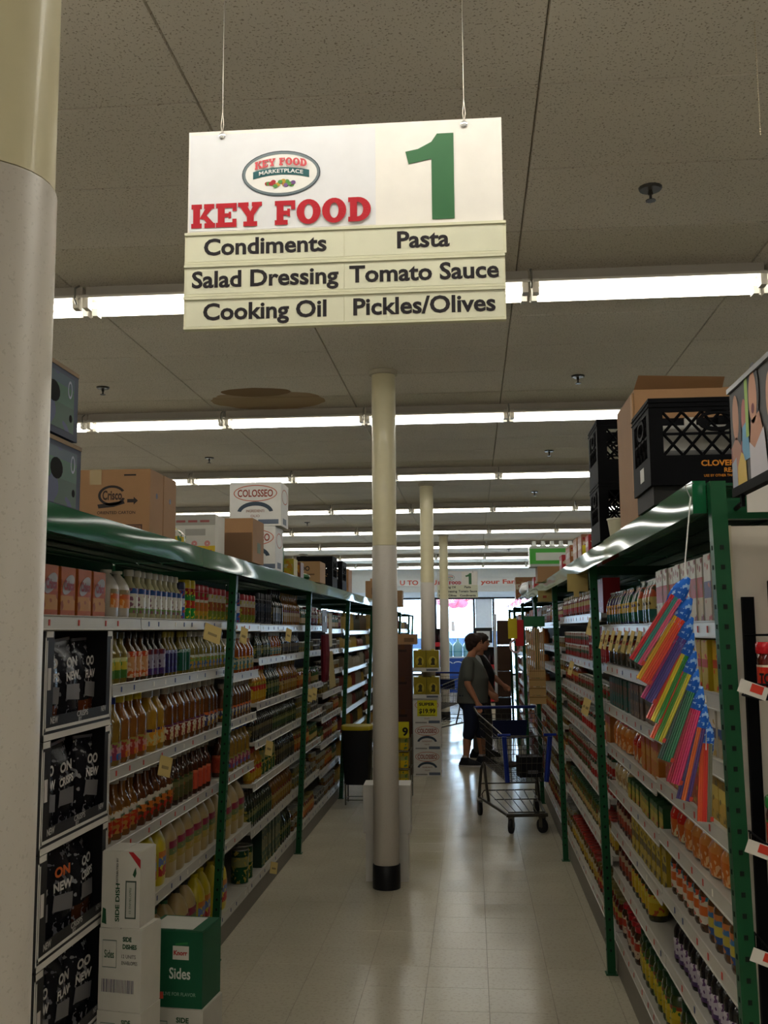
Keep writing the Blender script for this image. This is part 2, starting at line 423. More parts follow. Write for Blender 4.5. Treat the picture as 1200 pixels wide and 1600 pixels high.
ords = ['first', 'second', 'third', 'fourth', 'fifth', 'sixth', 'seventh', 'eighth', 'ninth', 'tenth', 'eleventh', 'twelfth', 'thirteenth', 'fourteenth', 'fifteenth', 'sixteenth', 'seventeenth', 'eighteenth', 'nineteenth', 'twentieth']
def ordn(i):
    if i < 20: return ords[i]
    tens = {2: 'twenty', 3: 'thirty', 4: 'forty', 5: 'fifty'}[(i + 1) // 10]
    return tens + '-' + ords[(i + 1) % 10 - 1] if (i + 1) % 10 else tens + 'th'
rown = {1.95: 'above the aisle sign', 5.17: 'in the nearest row', 8.3: 'in the second row', 11.55: 'in the third row', 14.85: 'in the fourth row', 18.2: 'in the fifth row', 21.6: 'in the sixth row', 25.0: 'in the seventh row', 28.4: 'in the row by the windows'}
for y in ROWS:
    k = 0
    for i in range(-4, 4):
        x = -.87 + i * TL
        behind = y < 2
        lab = ('fluorescent tube light %s, %s from the left' % (rown.get(y, ''), ordn(k))) if not behind else 'fluorescent light overhead behind the view, %s row back, %s from the left' % ({1.95: 'first', -1.35: 'second', -4.6: 'third'}[y], ordn(k))
        t = thing('ceiling_light', lab, 'ceiling light', (x, y, CEIL), 0, 'fluorescent lights in rows across the ceiling'); k += 1
        link('housing', hous_me, t)
        for q in (0, 1): link('tube', (tube_me2 if y == 1.95 else tube_me)[q], t); link('reflector', wing_me[q], t)
        link('socket', sock_me, t); s2 = link('socket', sock_me, t, (TL, 0, 0)); s2.scale = (-1, 1, 1)
        link('bracket', brk_me, t)

# ------------------------------------------------------------------ pillars
pc_m = M('d3c9a4', .45, coat=.2)
psl = speckle('pillar_sleeve', 'c6beb2', 'b8b0a3', 190, .62, rough=.4, spec=.5)
def pillar(x, y, label, r=.086, sl=2.34):
    t = thing('pillar', label, 'pillar', (x, y, 0), 0, 'round pillars down the middle of the aisle')
    part('shaft', MB().lathe([(r, sl + .002), (r, CEIL - .001)], 28), pc_m, t)
    part('sleeve', MB().lathe([(r + .001, .16), (r + .003, .17), (r + .003, sl - .004), (r + .001, sl)], 28), psl, t)
    part('base_ring', MB().lathe([(r + .008, 0), (r + .009, .004), (r + .009, .155), (r + .005, .16)], 28), M('17171a', .4), t)
    part('ceiling_collar', MB().lathe([(r + .004, CEIL - .035), (r + .016, CEIL - .03), (r + .018, CEIL - .002)], 28), M('b9b09a', .5), t)
    return t
pillar(-.617, 1.19, 'thick cream and grey pillar close to the camera at the left edge', .086, 2.32)
pillar(-.612, 7.09, 'cream and grey round pillar standing in front of two white cartons')
pillar(-.56, 12.8, 'slim cream pillar rising behind the golden tin display')
pillar(-.545, 19.9, 'farthest cream pillar in front of the far aisle sign')

# ------------------------------------------------------------------ ceiling fittings
sp_m = M('3a3733', .4, .5)
def pix(px, py, z=None, y=None, x=None):
    c = Vector(((px - 600) / F, (py - 800) / F, 1))
    r = Vector((c.dot(eX), c.dot(dY), c.dot(uZ)))
    if z is not None: k = (z - CAMZ) / r.z
    elif y is not None: k = y / r.y
    else: k = x / r.x
    return Vector((r.x * k, r.y * k, CAMZ + r.z * k))
spr_me = [('escutcheon', mesh_of('escutcheon', [(MB().lathe([(.045, -.012), (.05, -.004), (.05, 0)], 14), sp_m)])),
          ('sprinkler_head', mesh_of('sprinkler_head', [(MB().lathe([(.008, -.012), (.012, -.03), (.006, -.034), (.006, -.055), (.022, -.057), (.022, -.06)], 10), sp_m)]))]
for n, (px, py) in enumerate([(1016, 293), (161, 605), (903, 587), (327, 715), (858, 704), (835, 768), (480, 816), (795, 858)]):
    p = pix(px, py, z=CEIL)
    where = ['right of the aisle sign', 'left, above the blue produce boxes', 'above the right rack, before the second lights', 'left, above the brown carton', 'above the right rack, between second and third lights', 'beyond the third lights on the right', 'left of the middle pillar, far along', 'far right near the sixth lights'][n]
    t = thing('sprinkler', 'dark ceiling sprinkler ' + where, 'sprinkler', p, 0, 'ceiling sprinklers')
    for nm, me in spr_me: link(nm, me, t)
for n, (px, py) in enumerate([(474, 866), (672, 864)]):
    p = pix(px, py, z=CEIL)
    t = thing('dome_camera', ['dark dome camera on the ceiling above the left rack', 'dark dome camera on the ceiling right of the pillars'][n], 'camera', p, 0, 'ceiling dome cameras')
    part('base', MB().lathe([(.1, -.05), (.11, -.01), (.11, 0)], 16), M('9a958c', .5), t)
    part('dome', MB().ell((0, 0, -.06), (.085, .085, .085), 14, 8), M('17171a', .15), t)
ch = MB()
cz = pix(1188, 210, y=3.0)
k = cz.z
while k < CEIL:
    ch.ell((0, 0, k), (.0026, .0026, .0026), 6, 4); k += .0085
cho = part('bead_chain', ch.tube([(0, 0, cz.z), (0, 0, CEIL)], .0009, 4), M('b8aa90', .3, .6), None, (cz.x, 3.0, 0))
tag(cho, 'beaded pull chain hanging from the ceiling at the upper right', 'chain')

# ------------------------------------------------------------------ hanging aisle signs
def aisle_sign(loc, rows, label, full=True):
    t = thing('aisle_sign', label, 'sign', loc, 0, 'hanging aisle signs')
    W = .83
    bo = part('board', MB().box(-W / 2, W / 2, 0, .008, .262, .545), M('f6f1ea', .5), t)
    pr = part('printed_panel', MB().xz([R4(-.412, .268, .085, .535)], -.001), M('ebebef', .5), t)
    red = M('c02230', .4)
    part('shop_name', slab_text('KEY FOOD', -.405, .075, .276, .066, -.0022), red, t)
    one = MB().xz([[(.232, .275), (.29, .275), (.29, .508), (.247, .508), (.232, .486)], [(.164, .462), (.172, .428), (.232, .440), (.232, .486), (.197, .468)]], -.002)
    part('aisle_number', one, M('3c7148', .45), t)
    lg = part('logo', MB().xz([[(-.165 + .102 * math.cos(a * PI / 20), .418 + .06 * math.sin(a * PI / 20)) for a in range(40)]], -.0018), M('f4f2ee', .4), t)
    part('rim', MB().ringxz(-.165, .418, (.103, .061), (.096, .054), -.0026, 36), M('7f8a90', .3, .3), lg)
    part('outline', MB().ringxz(-.165, .418, (.1045, .0625), (.1025, .0605), -.0028, 36), M('2c3c48', .4), lg)
    bn = MB()
    for i in range(12):
        a = -.078 + i * .0125 + 0.0; zz = lambda q: .413 + .012 * (1 - ((q + .165) / .08) ** 2)
        x0 = -.24 + i * .0125; x1 = x0 + .0125
        bn.xz([[(x0, zz(x0) - .010), (x1, zz(x1) - .010), (x1, zz(x1) + .010), (x0, zz(x0) + .010)]], -.0028)
    part('ribbon', bn, M('2f6468', .4), lg)
    def curved(s, w, h, cz, y, bold):
        mb = text_mb(s, -.165, cz, w, h, y, bold)
        mb.v = [(a, b, c + .012 * (1 - ((a + .165) / .08) ** 2)) for a, b, c in mb.v]; return mb
    part('lettering', curved('MARKETPLACE', .118, .011, .413, -.0042, .02), M('eef2f0', .4), lg)
    st = slab_text('KEY FOOD', -.235, -.095, .427, .021, -.0042)
    st.v = [(a, b, c + .012 * (1 - ((a + .165) / .08) ** 2)) for a, b, c in st.v]
    part('lettering', st, M('d8555c', .4), lg)
    rr = random.Random(3)
    for c_, n_ in (('b8323a', 7), ('5f9a50', 6), ('c9a23a', 4), ('7d5a92', 2)):
        fr = MB()
        for i in range(n_):
            fx = -.165 + rr.uniform(-.038, .038); fz = .388 + rr.uniform(-.006, .010) * (1.2 - abs(fx + .165) / .045)
            fr.xz([[(fx + .0065 * math.cos(q), fz + .0055 * math.sin(q)) for q in [k * PI / 5 for k in range(10)]]], -.0026 - rr.uniform(0, .001))
        part('fruit_print', fr, M(c_, .4), lg)
    blk = M('241f24', .5)
    cream = M('e2e0c4', .5)
    for i, (a, b) in enumerate(rows):
        z1 = .262 - i * .0875; z0 = z1 - .0865
        dx = .006 if i == 0 else .002
        s = part('strip', MB().box(-W / 2 - .005, W / 2 + dx, -.006, .012, z0, z1 - .001).box(-W / 2 - .005, W / 2 + dx, -.011, -.006, z1 - .008, z1 - .001).box(-W / 2 - .005, W / 2 + dx, -.0078, -.006, z0, z0 + .006), cream, t)
        for side, tx in ((0, a), (1, b)):
            x0, x1 = ((-W / 2 + .002, .002), (.004, W / 2 - .002))[side]
            part('insert', MB().box(x0, x1, -.0075, -.006, z0 + .007, z1 - .009), M('e6e5cc', .5), s)
            v, f_, a0, a1, b0, b1 = text_polys(tx, .028)
            sz = .062; hh = (b1 - b0) * sz; ww = min((a1 - a0) * .066, x1 - x0 - .006)
            desc = .5 * (b1 - b0) * sz + b0 * sz
            part('lettering', text_mb(tx, (x0 + x1) / 2, z0 + .024 + desc, ww, hh, -.0082, .028), blk, s)
    for x in (-.325, .318):
        part('eyelet', MB().lathe([(.004, -.004), (.009, -.002), (.009, .012), (.004, .014)], 10).xf(Matrix.Rotation(PI / 2, 4, 'X')), M('d8d8d8', .2, .9), t, (x, .008, .53))
        part('wire', MB().tube([(x, -.003, .533), (x + .004, -.002, .56), (x, .002, .60)], .0012, 5).tube([(x, -.003, .533), (x - .003, -.002, .56), (x, .002, .60)], .0012, 5).tube([(x, .002, .60), (x, .002, CEIL - loc[2])], .0011, 5), M('a09a90', .3, .7), t)
    return t
aisle_sign((-.318, 2.5, 2.53), [('Condiments', 'Pasta'), ('Salad Dressing', 'Tomato Sauce'), ('Cooking Oil', 'Pickles/Olives')], 'large white hanging aisle sign with green number one, close by')
aisle_sign((-.29, 21.0, 2.40), [('Cooking Oil', 'Pasta'), ('Salad Dressing', 'Tomato Sauce'), ('Pickles/Olives', 'Condiments')], 'small distant hanging aisle sign near the shop windows')
bnr = part('banner', MB().box(-2.3, 1.75, YW1 - .03, YW1 - .02, 3.06, 3.30), M('d8d2cc', .6)); tag(bnr, 'long pale banner with red lettering above the shop windows', 'banner')
lettering(bnr, 'U TO YOUR', -1.55, 3.18, 1.3, .15, YW1 - .032, M('c4503c', .5), .03)
lettering(bnr, 'your Fam', .85, 3.17, 1.15, .17, YW1 - .032, M('c4503c', .5), .03)

# ================================================================== racks and shelving
green = M('0f4a29', .42, spec=.25)
green_d = M('0d4226', .5, spec=.2)
def xl(z): return -1.396 + .04 * z      # left post line (leans in)
def xr(z): return .678 - .016 * z
hdr_m = bpy.data.materials.new('green_plastic_band'); hdr_m.use_nodes = True
hb = hdr_m.node_tree.nodes['Principled BSDF']; hb.inputs['Base Color'].default_value = lin('1a5a38'); hb.inputs['Roughness'].default_value = .07; hb.inputs['IOR'].default_value = 1.15
bump(hdr_m, 1.6, .3, .02, 'Object', (1, .8, 4), 0)
LPOST = [2.89, 5.49, 8.1, 10.7, 13.3, 15.9, 18.5, 21.1, 22.4]
RPOST = [2.68, 5.44, 7.97, 10.5, 13.05, 15.6, 17.6]
def post_mb(f, y, sgn, top=2.08, w=.02):
    # leaning square tube with a channel on its aisle face
    x0 = f(0); x1 = f(top)
    mb = MB()
    mb.hexa([(x0 - w, y - w, .006), (x0 + w, y - w, .006), (x0 + w, y + w, .006), (x0 - w, y + w, .006), (x1 - w, y - w, top), (x1 + w, y - w, top), (x1 + w, y + w, top), (x1 - w, y + w, top)])
    mb.box(x0 - .03, x0 + .03, y - .03, y + .03, 0, .006)
    return mb
def rack(side):
    L = side == 'left'; f = xl if L else xr; posts = LPOST if L else RPOST; s = 1 if L else -1   # s points to the aisle
    t = thing('storage_rack', 'long green steel rack with glossy top band on the %s of the aisle' % side, 'rack')
    bx = -2.02 if L else 1.32
    hole = M('04120a', .8)
    for n, y in enumerate(posts):
        tp = 2.08 if (L or n) else 2.13
        po = part('post', post_mb(f, y, s, tp), green, t)
        hm = MB(); z = .12
        while z < 2.0 and n < 4:
            x = f(z)
            hm.box(x - .005, x + .005, y - .0212, y - .0195, z - .006, z + .006)
            hm.box(min(x + s * .0195, x + s * .0212), max(x + s * .0195, x + s * .0212), y - .005, y + .005, z - .006, z + .006)
            z += .051
        if n < 4: part('slots', hm, hole, po)['kind'] = 'stuff'
        part('rear_post', MB().box(bx - .02, bx + .02, y - .02, y + .02, 0, 2.08), green_d, t)
        if n or not L:
            part('cross_beam', MB().box(min(bx, f(2.05)) + .02, max(bx, f(2.05)) - .02, y - .018, y + .018, 2.03, 2.078), green_d, t)
    for n in range(len(posts) - 1):
        y0, y1 = posts[n], posts[n + 1]
        xf_ = f(2.1) + s * .022
        a, b = sorted((xf_, xf_ + s * .035))
        e = -.02; y0 = y0 + (.04 if n == 0 and not L else 0)
        h = MB().hexa([(a, y0 + .003 + e, 2.05), (b, y0 + .003 + e, 2.05), (b, y1 - .003 + e, 2.05), (a, y1 - .003 + e, 2.05), (a, y0 + .003 + e, 2.137), (b, y0 + .003 + e, 2.137), (b, y1 - .003 + e, 2.137), (a, y1 - .003 + e, 2.137)])
        part('top_band', h, hdr_m, t)
        part('rear_beam', MB().box(bx - .02, bx + .02, y0 + .02, y1 - .02, 2.04, 2.12), green_d, t)
        w = MB(); xa, xb = sorted((f(2.1) + s * .015, bx))
        k = y0 + .04
        while k < y1 - .02:
            w.box(xa, xb, k - .021, k + .021, 2.128, 2.1355); k += .05
        for j in range(6):
            x = xa + .02 + (xb - xa - .04) * j / 5
            w.tube([(x, y0 + .02, 2.124), (x, y1 - .02, 2.124)], .005, 4)
        part('slatted_deck', w, green_d, t)
    return t
rack('left'); rr_ = rack('right')
part('end_beam', MB().box(.66, 1.7, 2.664, 2.70, 2.035, 2.085), green, rr_)
eh = MB()
for k in range(14): eh.box(.735 + k * .065, .747 + k * .065, 2.6625, 2.665, 2.054, 2.066)
part('beam_slots', eh, M('04120a', .8), rr_)['kind'] = 'stuff'

shelf_m = M('aeaaa0', .4, 0, .4); rail_m = M('b0aca2', .3, .1, .5)
back_m = M('8f8a80', .7)
tag_red = M('c0392b', .5); tag_blue = M('3a4a78', .5)
tag_me = {c: mesh_of('price_tag', [(MB().box(-.0008, .0008, -.006, .006, -.010, .010), m)]) for c, m in (('r', tag_red), ('b', tag_blue), ('w', M('e9e4d6', .6)))}
SHELVES = []
def shelf_front(side, z): return (xl(z) - .034) if side == 'left' else (xr(z) + .034)
def shelf_unit(side, bay, y0, y1, shelves, detail=True):
    """shelves: list of (z, ya, yb)"""
    L = side == 'left'; s = 1 if L else -1
    bn = ['nearest', 'second', 'third', 'fourth', 'fifth', 'sixth', 'seventh', 'eighth'][bay]
    t = thing('shelving_unit', 'white metal shelving under the green rack, %s bay on the %s' % (bn, side), 'shelves', (0, 0, 0), 0, 'shelving bays along the aisle')
    bx = shelf_front(side, 1) - s * .50
    part('back_panel', MB().box(min(bx, bx - s * .02), max(bx, bx - s * .02), y0 + .005, y1 - .005, .1, 2.0), back_m, t)
    zb = min(z for z, a, b in shelves)
    xb0 = shelf_front(side, 0)
    part('base', MB().box(min(bx, xb0), max(bx, xb0), (y0 if bay or not L else YS) + .005, y1 - .005, 0, zb - .03), M('7d776c', .6), t)
    for n, (z, a, b) in enumerate(shelves):
        xf_ = shelf_front(side, z); SHELVES.append((side, z, a, b))
        sh = part('shelf', MB().box(min(bx, xf_ - s * .002), max(bx, xf_ - s * .002), a + .004, b - .004, z - .022, z), shelf_m, t)
        q = xf_
        pr = MB().hexa([(q - .0015, a + .004, z - .044), (q + .0015, a + .004, z - .044), (q + .0015, b - .004, z - .044), (q - .0015, b - .004, z - .044),
                        (q - s * .004 - .0015, a + .004, z + .004), (q - s * .004 + .0015, a + .004, z + .004), (q - s * .004 + .0015, b - .004, z + .004), (q - s * .004 - .0015, b - .004, z + .004)])
        pr.tube([(q + s * .002, a + .004, z - .043), (q + s * .002, b - .004, z - .043)], .003, 5).tube([(q - s * .001, a + .004, z + .003), (q - s * .001, b - .004, z + .003)], .0028, 5)
        part('price_rail', pr, rail_m, sh)
        if detail:
            k = a + .1
            while k < b - .05:
                link('price_tag', tag_me['r' if (n in (0, 3, 4) or not L) and random.random() < .8 else ('b' if random.random() < .7 else 'w')], sh, (q + s * .0012, k, z - .02)); k += random.uniform(.12, .26)
    return t

YS = 3.77
Lz1 = [1.80, 1.545, 1.225, .925, .60, .17]

sh = [(1.80, 2.93, 4.06), (1.80, 4.06, 5.66)] + [(z, YS, 5.66) for z in Lz1[1:-1]] + [(.17, YS, 5.66)]
shelf_unit('left', 0, 2.93, 5.66, sh)
La = [1.79, 1.50, 1.235, .93, .55, .16]; Lb = [1.785, 1.57, 1.285, 1.04, .78, .49, .16]
shelf_unit('left', 1, 5.66, 8.08, [(z, 5.66, 6.42) for z in La] + [(z, 6.42, 8.08) for z in Lb])
Lc = [1.76, 1.56, 1.36, 1.16, .94, .70, .44, .16]; Ld = [1.74, 1.55, 1.32, 1.10, .88, .64, .40, .16]
shelf_unit('left', 2, 8.08, 10.68, [(z, 8.08, 9.3) for z in Lb] + [(z, 9.3, 10.68) for z in Lc])
for n in range(3, 8): shelf_unit('left', n, LPOST[n] - .02, LPOST[n + 1] - .02, [(z, LPOST[n] - .02, LPOST[n + 1] - .02) for z in (Ld if n % 2 else Lc)], False)
Ra = [1.765, 1.56, 1.37, 1.18, .99, .775, .53, .20]; Ra2 = [1.762, 1.565, 1.36, 1.155, .965, .75, .525, .20]
shelf_unit('right', 0, 2.80, 5.45, [(z, 2.80, 4.02) for z in Ra] + [(z, 4.02, 5.45) for z in Ra2])
Rb = [1.83, 1.555, 1.365, 1.13, .86, .575, .20]
shelf_unit('right', 1, 5.45, 7.98, [(z, 5.45, 7.98) for z in Rb])
Rc = [1.80, 1.60, 1.42, 1.22, 1.0, .76, .5, .20]
shelf_unit('right', 2, 7.98, 10.5, [(z, 7.98, 10.5) for z in Rc])
for n in range(3, 6): shelf_unit('right', n, RPOST[n], RPOST[n + 1], [(z, RPOST[n], RPOST[n + 1]) for z in (Rb if n % 2 else Rc)], False)
# white end panel closing the right-hand run
ep = part('end_panel', MB().box(.695, 1.9, 2.755, 2.79, 0, 2.02), M('d6cdc0', .5)); tag(ep, 'tall white end panel closing the right shelving, wire rack on it', 'panel')
part('edge_strip', MB().box(.689, .6955, 2.752, 2.793, 0, 2.022), M('c8bfa6', .5), ep)

# ================================================================== products
PR = {}
TONE = .8        # shelf shade put into the packaging colours by dimming every swatch below
def proto(key, kind, cat, w, d, h, parts):
    PR[key] = dict(kind=kind, cat=cat, w=w, d=d, h=h, parts=[(n, mesh_of(n, [(mb, mt)])) for n, mb, mt in parts], joined=mesh_of(kind, [(mb, mt) for n, mb, mt in parts]))
def bottle(key, kind, r, h, body, cap, lab, acc, sq=2.0, ay=1.0, lz=(.12, .5), sh=.56, neck=.40, capk=1.42, caph=.115, thr=.56, n=12, rough=.12, writing=None, wcol='1e5a30'):
    rn = r * neck
    b = MB().lathe([(r * .9, 0), (r, .012), (r, sh * h), (r * .95, (sh + .05) * h), (r * .7, (sh + .13) * h), (rn * 1.1, (sh + .2) * h), (rn, (1 - caph) * h)], n, sq, 1, ay)
    c = MB().lathe([(rn * capk, (1 - caph) * h - .004), (rn * capk, h - .003), (rn * capk * .85, h)], 10)
    l = MB().lathe([(r + .0012, lz[0] * h), (r + .0012, lz[1] * h)], n, sq, 1, ay, caps=False)
    ps = [('body', b, M(body, rough, 0, .5, .15)), ('cap', c, M(cap, .35)), ('label', l, LB(lz[0] * h, lz[1] * h, lab, acc, thr))]
    if writing: ps.append(('lettering', text_mb(writing, 0, (lz[0] * .2 + lz[1] * .8) * h, r * 1.2, h * .055, -r * ay - .003, .04), M(wcol, .5)))
    proto(key, kind, 'bottle', 2 * r, 2 * r * ay, h, ps)
def jar(key, kind, r, h, body, lid, lab, acc, lz=(.16, .68), thr=.56, cat='jar', n=14, lidr=.86):
    b = MB().lathe([(r * .9, 0), (r, .01), (r, .74 * h), (r * .82, .84 * h), (r * .78, .86 * h)], n)
    c = MB().lathe([(r * lidr, .86 * h), (r * lidr, .985 * h), (r * lidr * .94, h)], n)
    l = MB().lathe([(r + .001, lz[0] * h), (r + .001, lz[1] * h)], n, caps=False)
    proto(key, kind, cat, 2 * r, 2 * r, h, [('body', b, M(body, .12, 0, .6, .3)), ('lid', c, M(lid, .3)), ('label', l, LB(lz[0] * h, lz[1] * h, lab, acc, thr))])
def can(key, kind, r, h, lab, acc, thr=.54, lid='b9b9b4', n=14):
    b = MB().lathe([(r * .95, 0), (r, .003), (r, h - .003), (r * .95, h), (r * .93, h - .003)], n)
    l = MB().lathe([(r + .0008, .006), (r + .0008, h - .006)], n, caps=False)
    proto(key, kind, 'can', 2 * r, 2 * r, h, [('body', b, M(lid, .3, .9)), ('label', l, LB(.006, h - .006, lab, acc, thr))])
def spray(key, r, h, lab, acc, cap):
    b = MB().lathe([(r * .96, 0), (r, .005), (r, h * .8)], 12)
    c = MB().lathe([(r * 1.01, h * .8), (r * 1.01, h * .96), (r * .9, h)], 12)
    l = MB().lathe([(r + .001, .01), (r + .001, h * .79)], 12, caps=False)
    proto(key, 'seasoning_can', 'can', 2 * r, 2 * r, h, [('body', b, M('b0b0ac', .3, .8)), ('lid', c, M(cap, .3)), ('label', l, LB(.01, h * .79, lab, acc))])
def carton(key, kind, w, d, h, side, lab, acc, thr=.57, cat='box', window=None, scale=30):
    b = MB().box(-w / 2, w / 2, -d / 2, d / 2, 0, h)
    l = MB().box(-w / 2 + .002, w / 2 - .002, -d / 2 - .0012, -d / 2 - .0002, .003, h - .003)
    ps = [('body', b, M(side, .5)), ('front_print', l, LB(.003, h - .003, lab, acc, thr, scale))]
    if window: ps.append(('window', MB().box(-w * .28, w * .28, -d / 2 - .002, -d / 2 - .0012, h * .1, h * .4), M(window, .2)))
    proto(key, kind, cat, w, d, h, ps)
def pouch(key, kind, w, d, h, lab, acc, thr=.56, seal='c8c8c0', cat='bag', clear=False):
    S = [(0, .5, .95), (.06, .95, 1), (.3, 1, 1), (.6, 1.0, .96), (.82, .62, .93), (.93, .12, .92), (1, .04, .95)]
    b = MB(); P = []; n = 14
    for z, kd, kw in S:
        for i in range(n):
            a = 2 * PI * i / n; c, s_ = math.cos(a), math.sin(a); k = (abs(c) ** 3 + abs(s_) ** 3) ** (-1 / 3)
            P.append((w / 2 * kw * k * c, d / 2 * kd * k * s_, z * h))
    Fc = [(j * n + i, j * n + (i + 1) % n, (j + 1) * n + (i + 1) % n, (j + 1) * n + i) for j in range(len(S) - 1) for i in range(n)]
    Fc += [tuple(reversed(range(n))), tuple((len(S) - 1) * n + i for i in range(n))]
    b.add(P, Fc, True)
    m = LB(0, h, lab, acc, thr, 38, .22)
    fl = MB().box(-w * .46, w * .46, -.003, .003, h * .995, h * 1.03)
    proto(key, kind, cat, w, d, h, [('body', b, m), ('seal', fl, M(seal, .25))])
def jug(key, kind, w, d, h, body, cap, lab, acc, lz=(.22, .6)):
    b = MB().lathe([(.46, 0), (.5, .02 * h / .3), (.5, .62 * h), (.46, .7 * h), (.3, .84 * h), (.15, .92 * h), (.14, .95 * h)], 16, 3.4, w, d)
    c = MB().lathe([(.022, .94 * h), (.022, h), (.018, h)], 12)
    hd = MB().tube([(w * .2, 0, .86 * h), (w * .38, 0, .84 * h), (w * .46, 0, .74 * h), (w * .44, 0, .6 * h)], .011, 6)
    l = MB().lathe([(.5, lz[0] * h), (.5, lz[1] * h)], 8, 3.4, w + .004, d + .004, caps=False, a0=-PI * .78, a1=-PI * .22)
    proto(key, kind, 'jug', w, d, h, [('body', b, M(body, .3, 0, .5)), ('cap', c, M(cap, .35)), ('handle', hd, M(body, .3)), ('label', l, LB(lz[0] * h, lz[1] * h, lab, acc, .62, 40))])

# --- left side
carton('orange_pack', 'shortening_box', .125, .12, .17, 'b85e18', [(0, 'b8581a'), (.12, 'c88a3e'), (.42, 'b04a14'), (.5, 'b85c18')], '9a4a18', .66)
PR['orange_pack']['parts'] += [('logo', mesh_of('logo', [(MB().xz([[(.05 * math.cos(a * PI / 10) , .11 + .03 * math.sin(a * PI / 10) + .018 * math.cos(a * PI / 10)) for a in range(20)]], -.0625), M('b8b4b8', .5))])), ('lettering', mesh_of('lettering', [(text_mb('Crisco', 0, .108, .085, .036, -.0648, .05), M('9a1c30', .5))]))]
jug('oil_jug', 'oil_jug', .105, .09, .19, 'b9b0a0', 'd8d4c8', [(0, 'd07a28'), (.5, 'c8602a'), (.75, '8a7a58')], 'e0b080')
bottle('clear_oil', 'oil_bottle', .036, .205, 'b5ae84', 'cfcabc', [(0, '6f8a4a'), (.2, 'd4d0c4'), (.78, '2a4a86')], '8a5a6a', 4, 1, (.12, .62))
spray('yellow_spray', .034, .2, [(0, '1f8a30'), (.35, 'b03020'), (.6, '2f8a3a'), (.8, 'a02a20')], 'd8c030', 'd8c020')
spray('blue_spray', .032, .185, [(0, '2a58a8'), (.4, 'd0d0d8'), (.7, '24408a')], 'b04030', '14224a')
spray('red_lid', .040, .185, [(0, 'b08a28'), (.3, 'a8602a'), (.62, 'c8c0b0'), (.72, 'a02830')], '6a7a30', 'a01420')
spray('red_lid_green', .038, .18, [(0, '6a7a28'), (.35, '8a4a2a'), (.7, 'b8b0a0')], 'a8a030', 'a81824')
bottle('green_oil', 'oil_bottle', .036, .225, '7a6a28', '4a4420', [(0, '3e6a2a'), (.4, 'b8a838'), (.8, 'c8c890')], '4a8a40', 2, 1, (.1, .5))
bottle('orange_syrup', 'dressing_bottle', .037, .24, '4a3014', '2a2018', [(0, 'c05a20'), (.25, 'c08a5a'), (.8, 'b8401e')], 'd0b090', 4, 1, (.08, .6), neck=.3)
bottle('purple_label', 'dressing_bottle', .036, .235, '1c1612', '1a1a1c', [(0, '3a2260'), (.25, '8a8290'), (.8, '6a2a30')], '4a3050', 4, 1, (.08, .62), neck=.3)
bottle('violet_oil', 'oil_bottle', .030, .235, '6a5820', 'a89838', [(0, '241e4a'), (.85, '8a8aa0')], '34307a', 4, 1, (.08, .58), neck=.32)
bottle('green_label_oil', 'oil_bottle', .030, .235, '6a5c20', 'a89838', [(0, '124a34'), (.85, '8aa090')], '0c3a2a', 4, 1, (.08, .58), neck=.32)
bottle('tall_clear_oil', 'oil_bottle', .042, .245, '7a7038', 'c8c4b8', [(0, '2a5a8a'), (.5, '6a8a3a'), (.8, 'b8bcae')], 'a08038', 3, 1, (.1, .42), neck=.4)
bottle('blue_cap_oil', 'oil_bottle', .045, .285, '8a6a28', '1c3a90', [(0, '2a62a0'), (.35, 'c08a8a'), (.7, '8a8a40')], '8a3a50', 4, 1, (.08, .34), sh=.6, neck=.42, capk=1.25, caph=.1)
bottle('yellow_cap_oil', 'oil_bottle', .045, .285, '8a5420', 'd8bc1c', [(0, 'c87a20'), (.35, 'c08a80'), (.7, '9a8a40')], 'a03a30', 4, 1, (.08, .34), sh=.6, neck=.42, capk=1.25, caph=.1)
bottle('pale_oil', 'oil_bottle', .052, .29, 'a87e20', 'a8a090', [(0, 'c8b878'), (.82, '3a2a5a')], 'd0902a', 3, 1, (.1, .36), sh=.62, neck=.4)
bottle('amber_oil', 'oil_bottle', .045, .285, '6a3c14', 'b0a89a', [(0, 'c8b488'), (.5, 'd0c8b0'), (.85, '5a2a4a')], '7a2a20', 4, 1, (.1, .35), sh=.62, neck=.42)
bottle('peanut_oil', 'oil_bottle', .044, .28, '5a3416', 'b0a89a', [(0, 'b8902a'), (.35, 'c8c4b8'), (.75, 'c06028')], '3a3a5a', 4, 1, (.1, .36), sh=.62, neck=.42)
bottle('cider_vinegar', 'vinegar_bottle', .046, .275, '7a4a18', 'c8c0b4', [(0, 'a01e1a'), (.3, 'b83a1e'), (.66, 'd8d0c0')], 'b07a3a', 2, 1, (.1, .46), sh=.5, neck=.42, capk=1.3, writing='Heinz')
bottle('orange_vinegar', 'vinegar_bottle', .044, .27, '5e3012', 'b8b0a4', [(0, 'a82a1a'), (.35, 'c8702a'), (.7, 'd8d0bc')], '4a3a20', 2, 1, (.1, .46), sh=.5, neck=.42, capk=1.3, writing='Heinz')
bottle('dark_vinegar', 'vinegar_bottle', .036, .26, '3a2010', 'b0a898', [(0, '4a4a2a'), (.6, '6a6a44'), (.85, '3a4a2a')], '8a5a3a', 2, 1, (.1, .5), sh=.55)
bottle('red_vinegar', 'vinegar_bottle', .036, .26, '44200e', 'b0a898', [(0, 'b84a34'), (.85, 'c86a4a')], 'a03a2a', 2, 1, (.1, .48), sh=.55)
jug('tan_jug', 'vinegar_jug', .15, .12, .295, 'a8905c', '14522c', [(0, '6a8a4a'), (.5, 'b08a4a')], '8a4a60', (.12, .4))
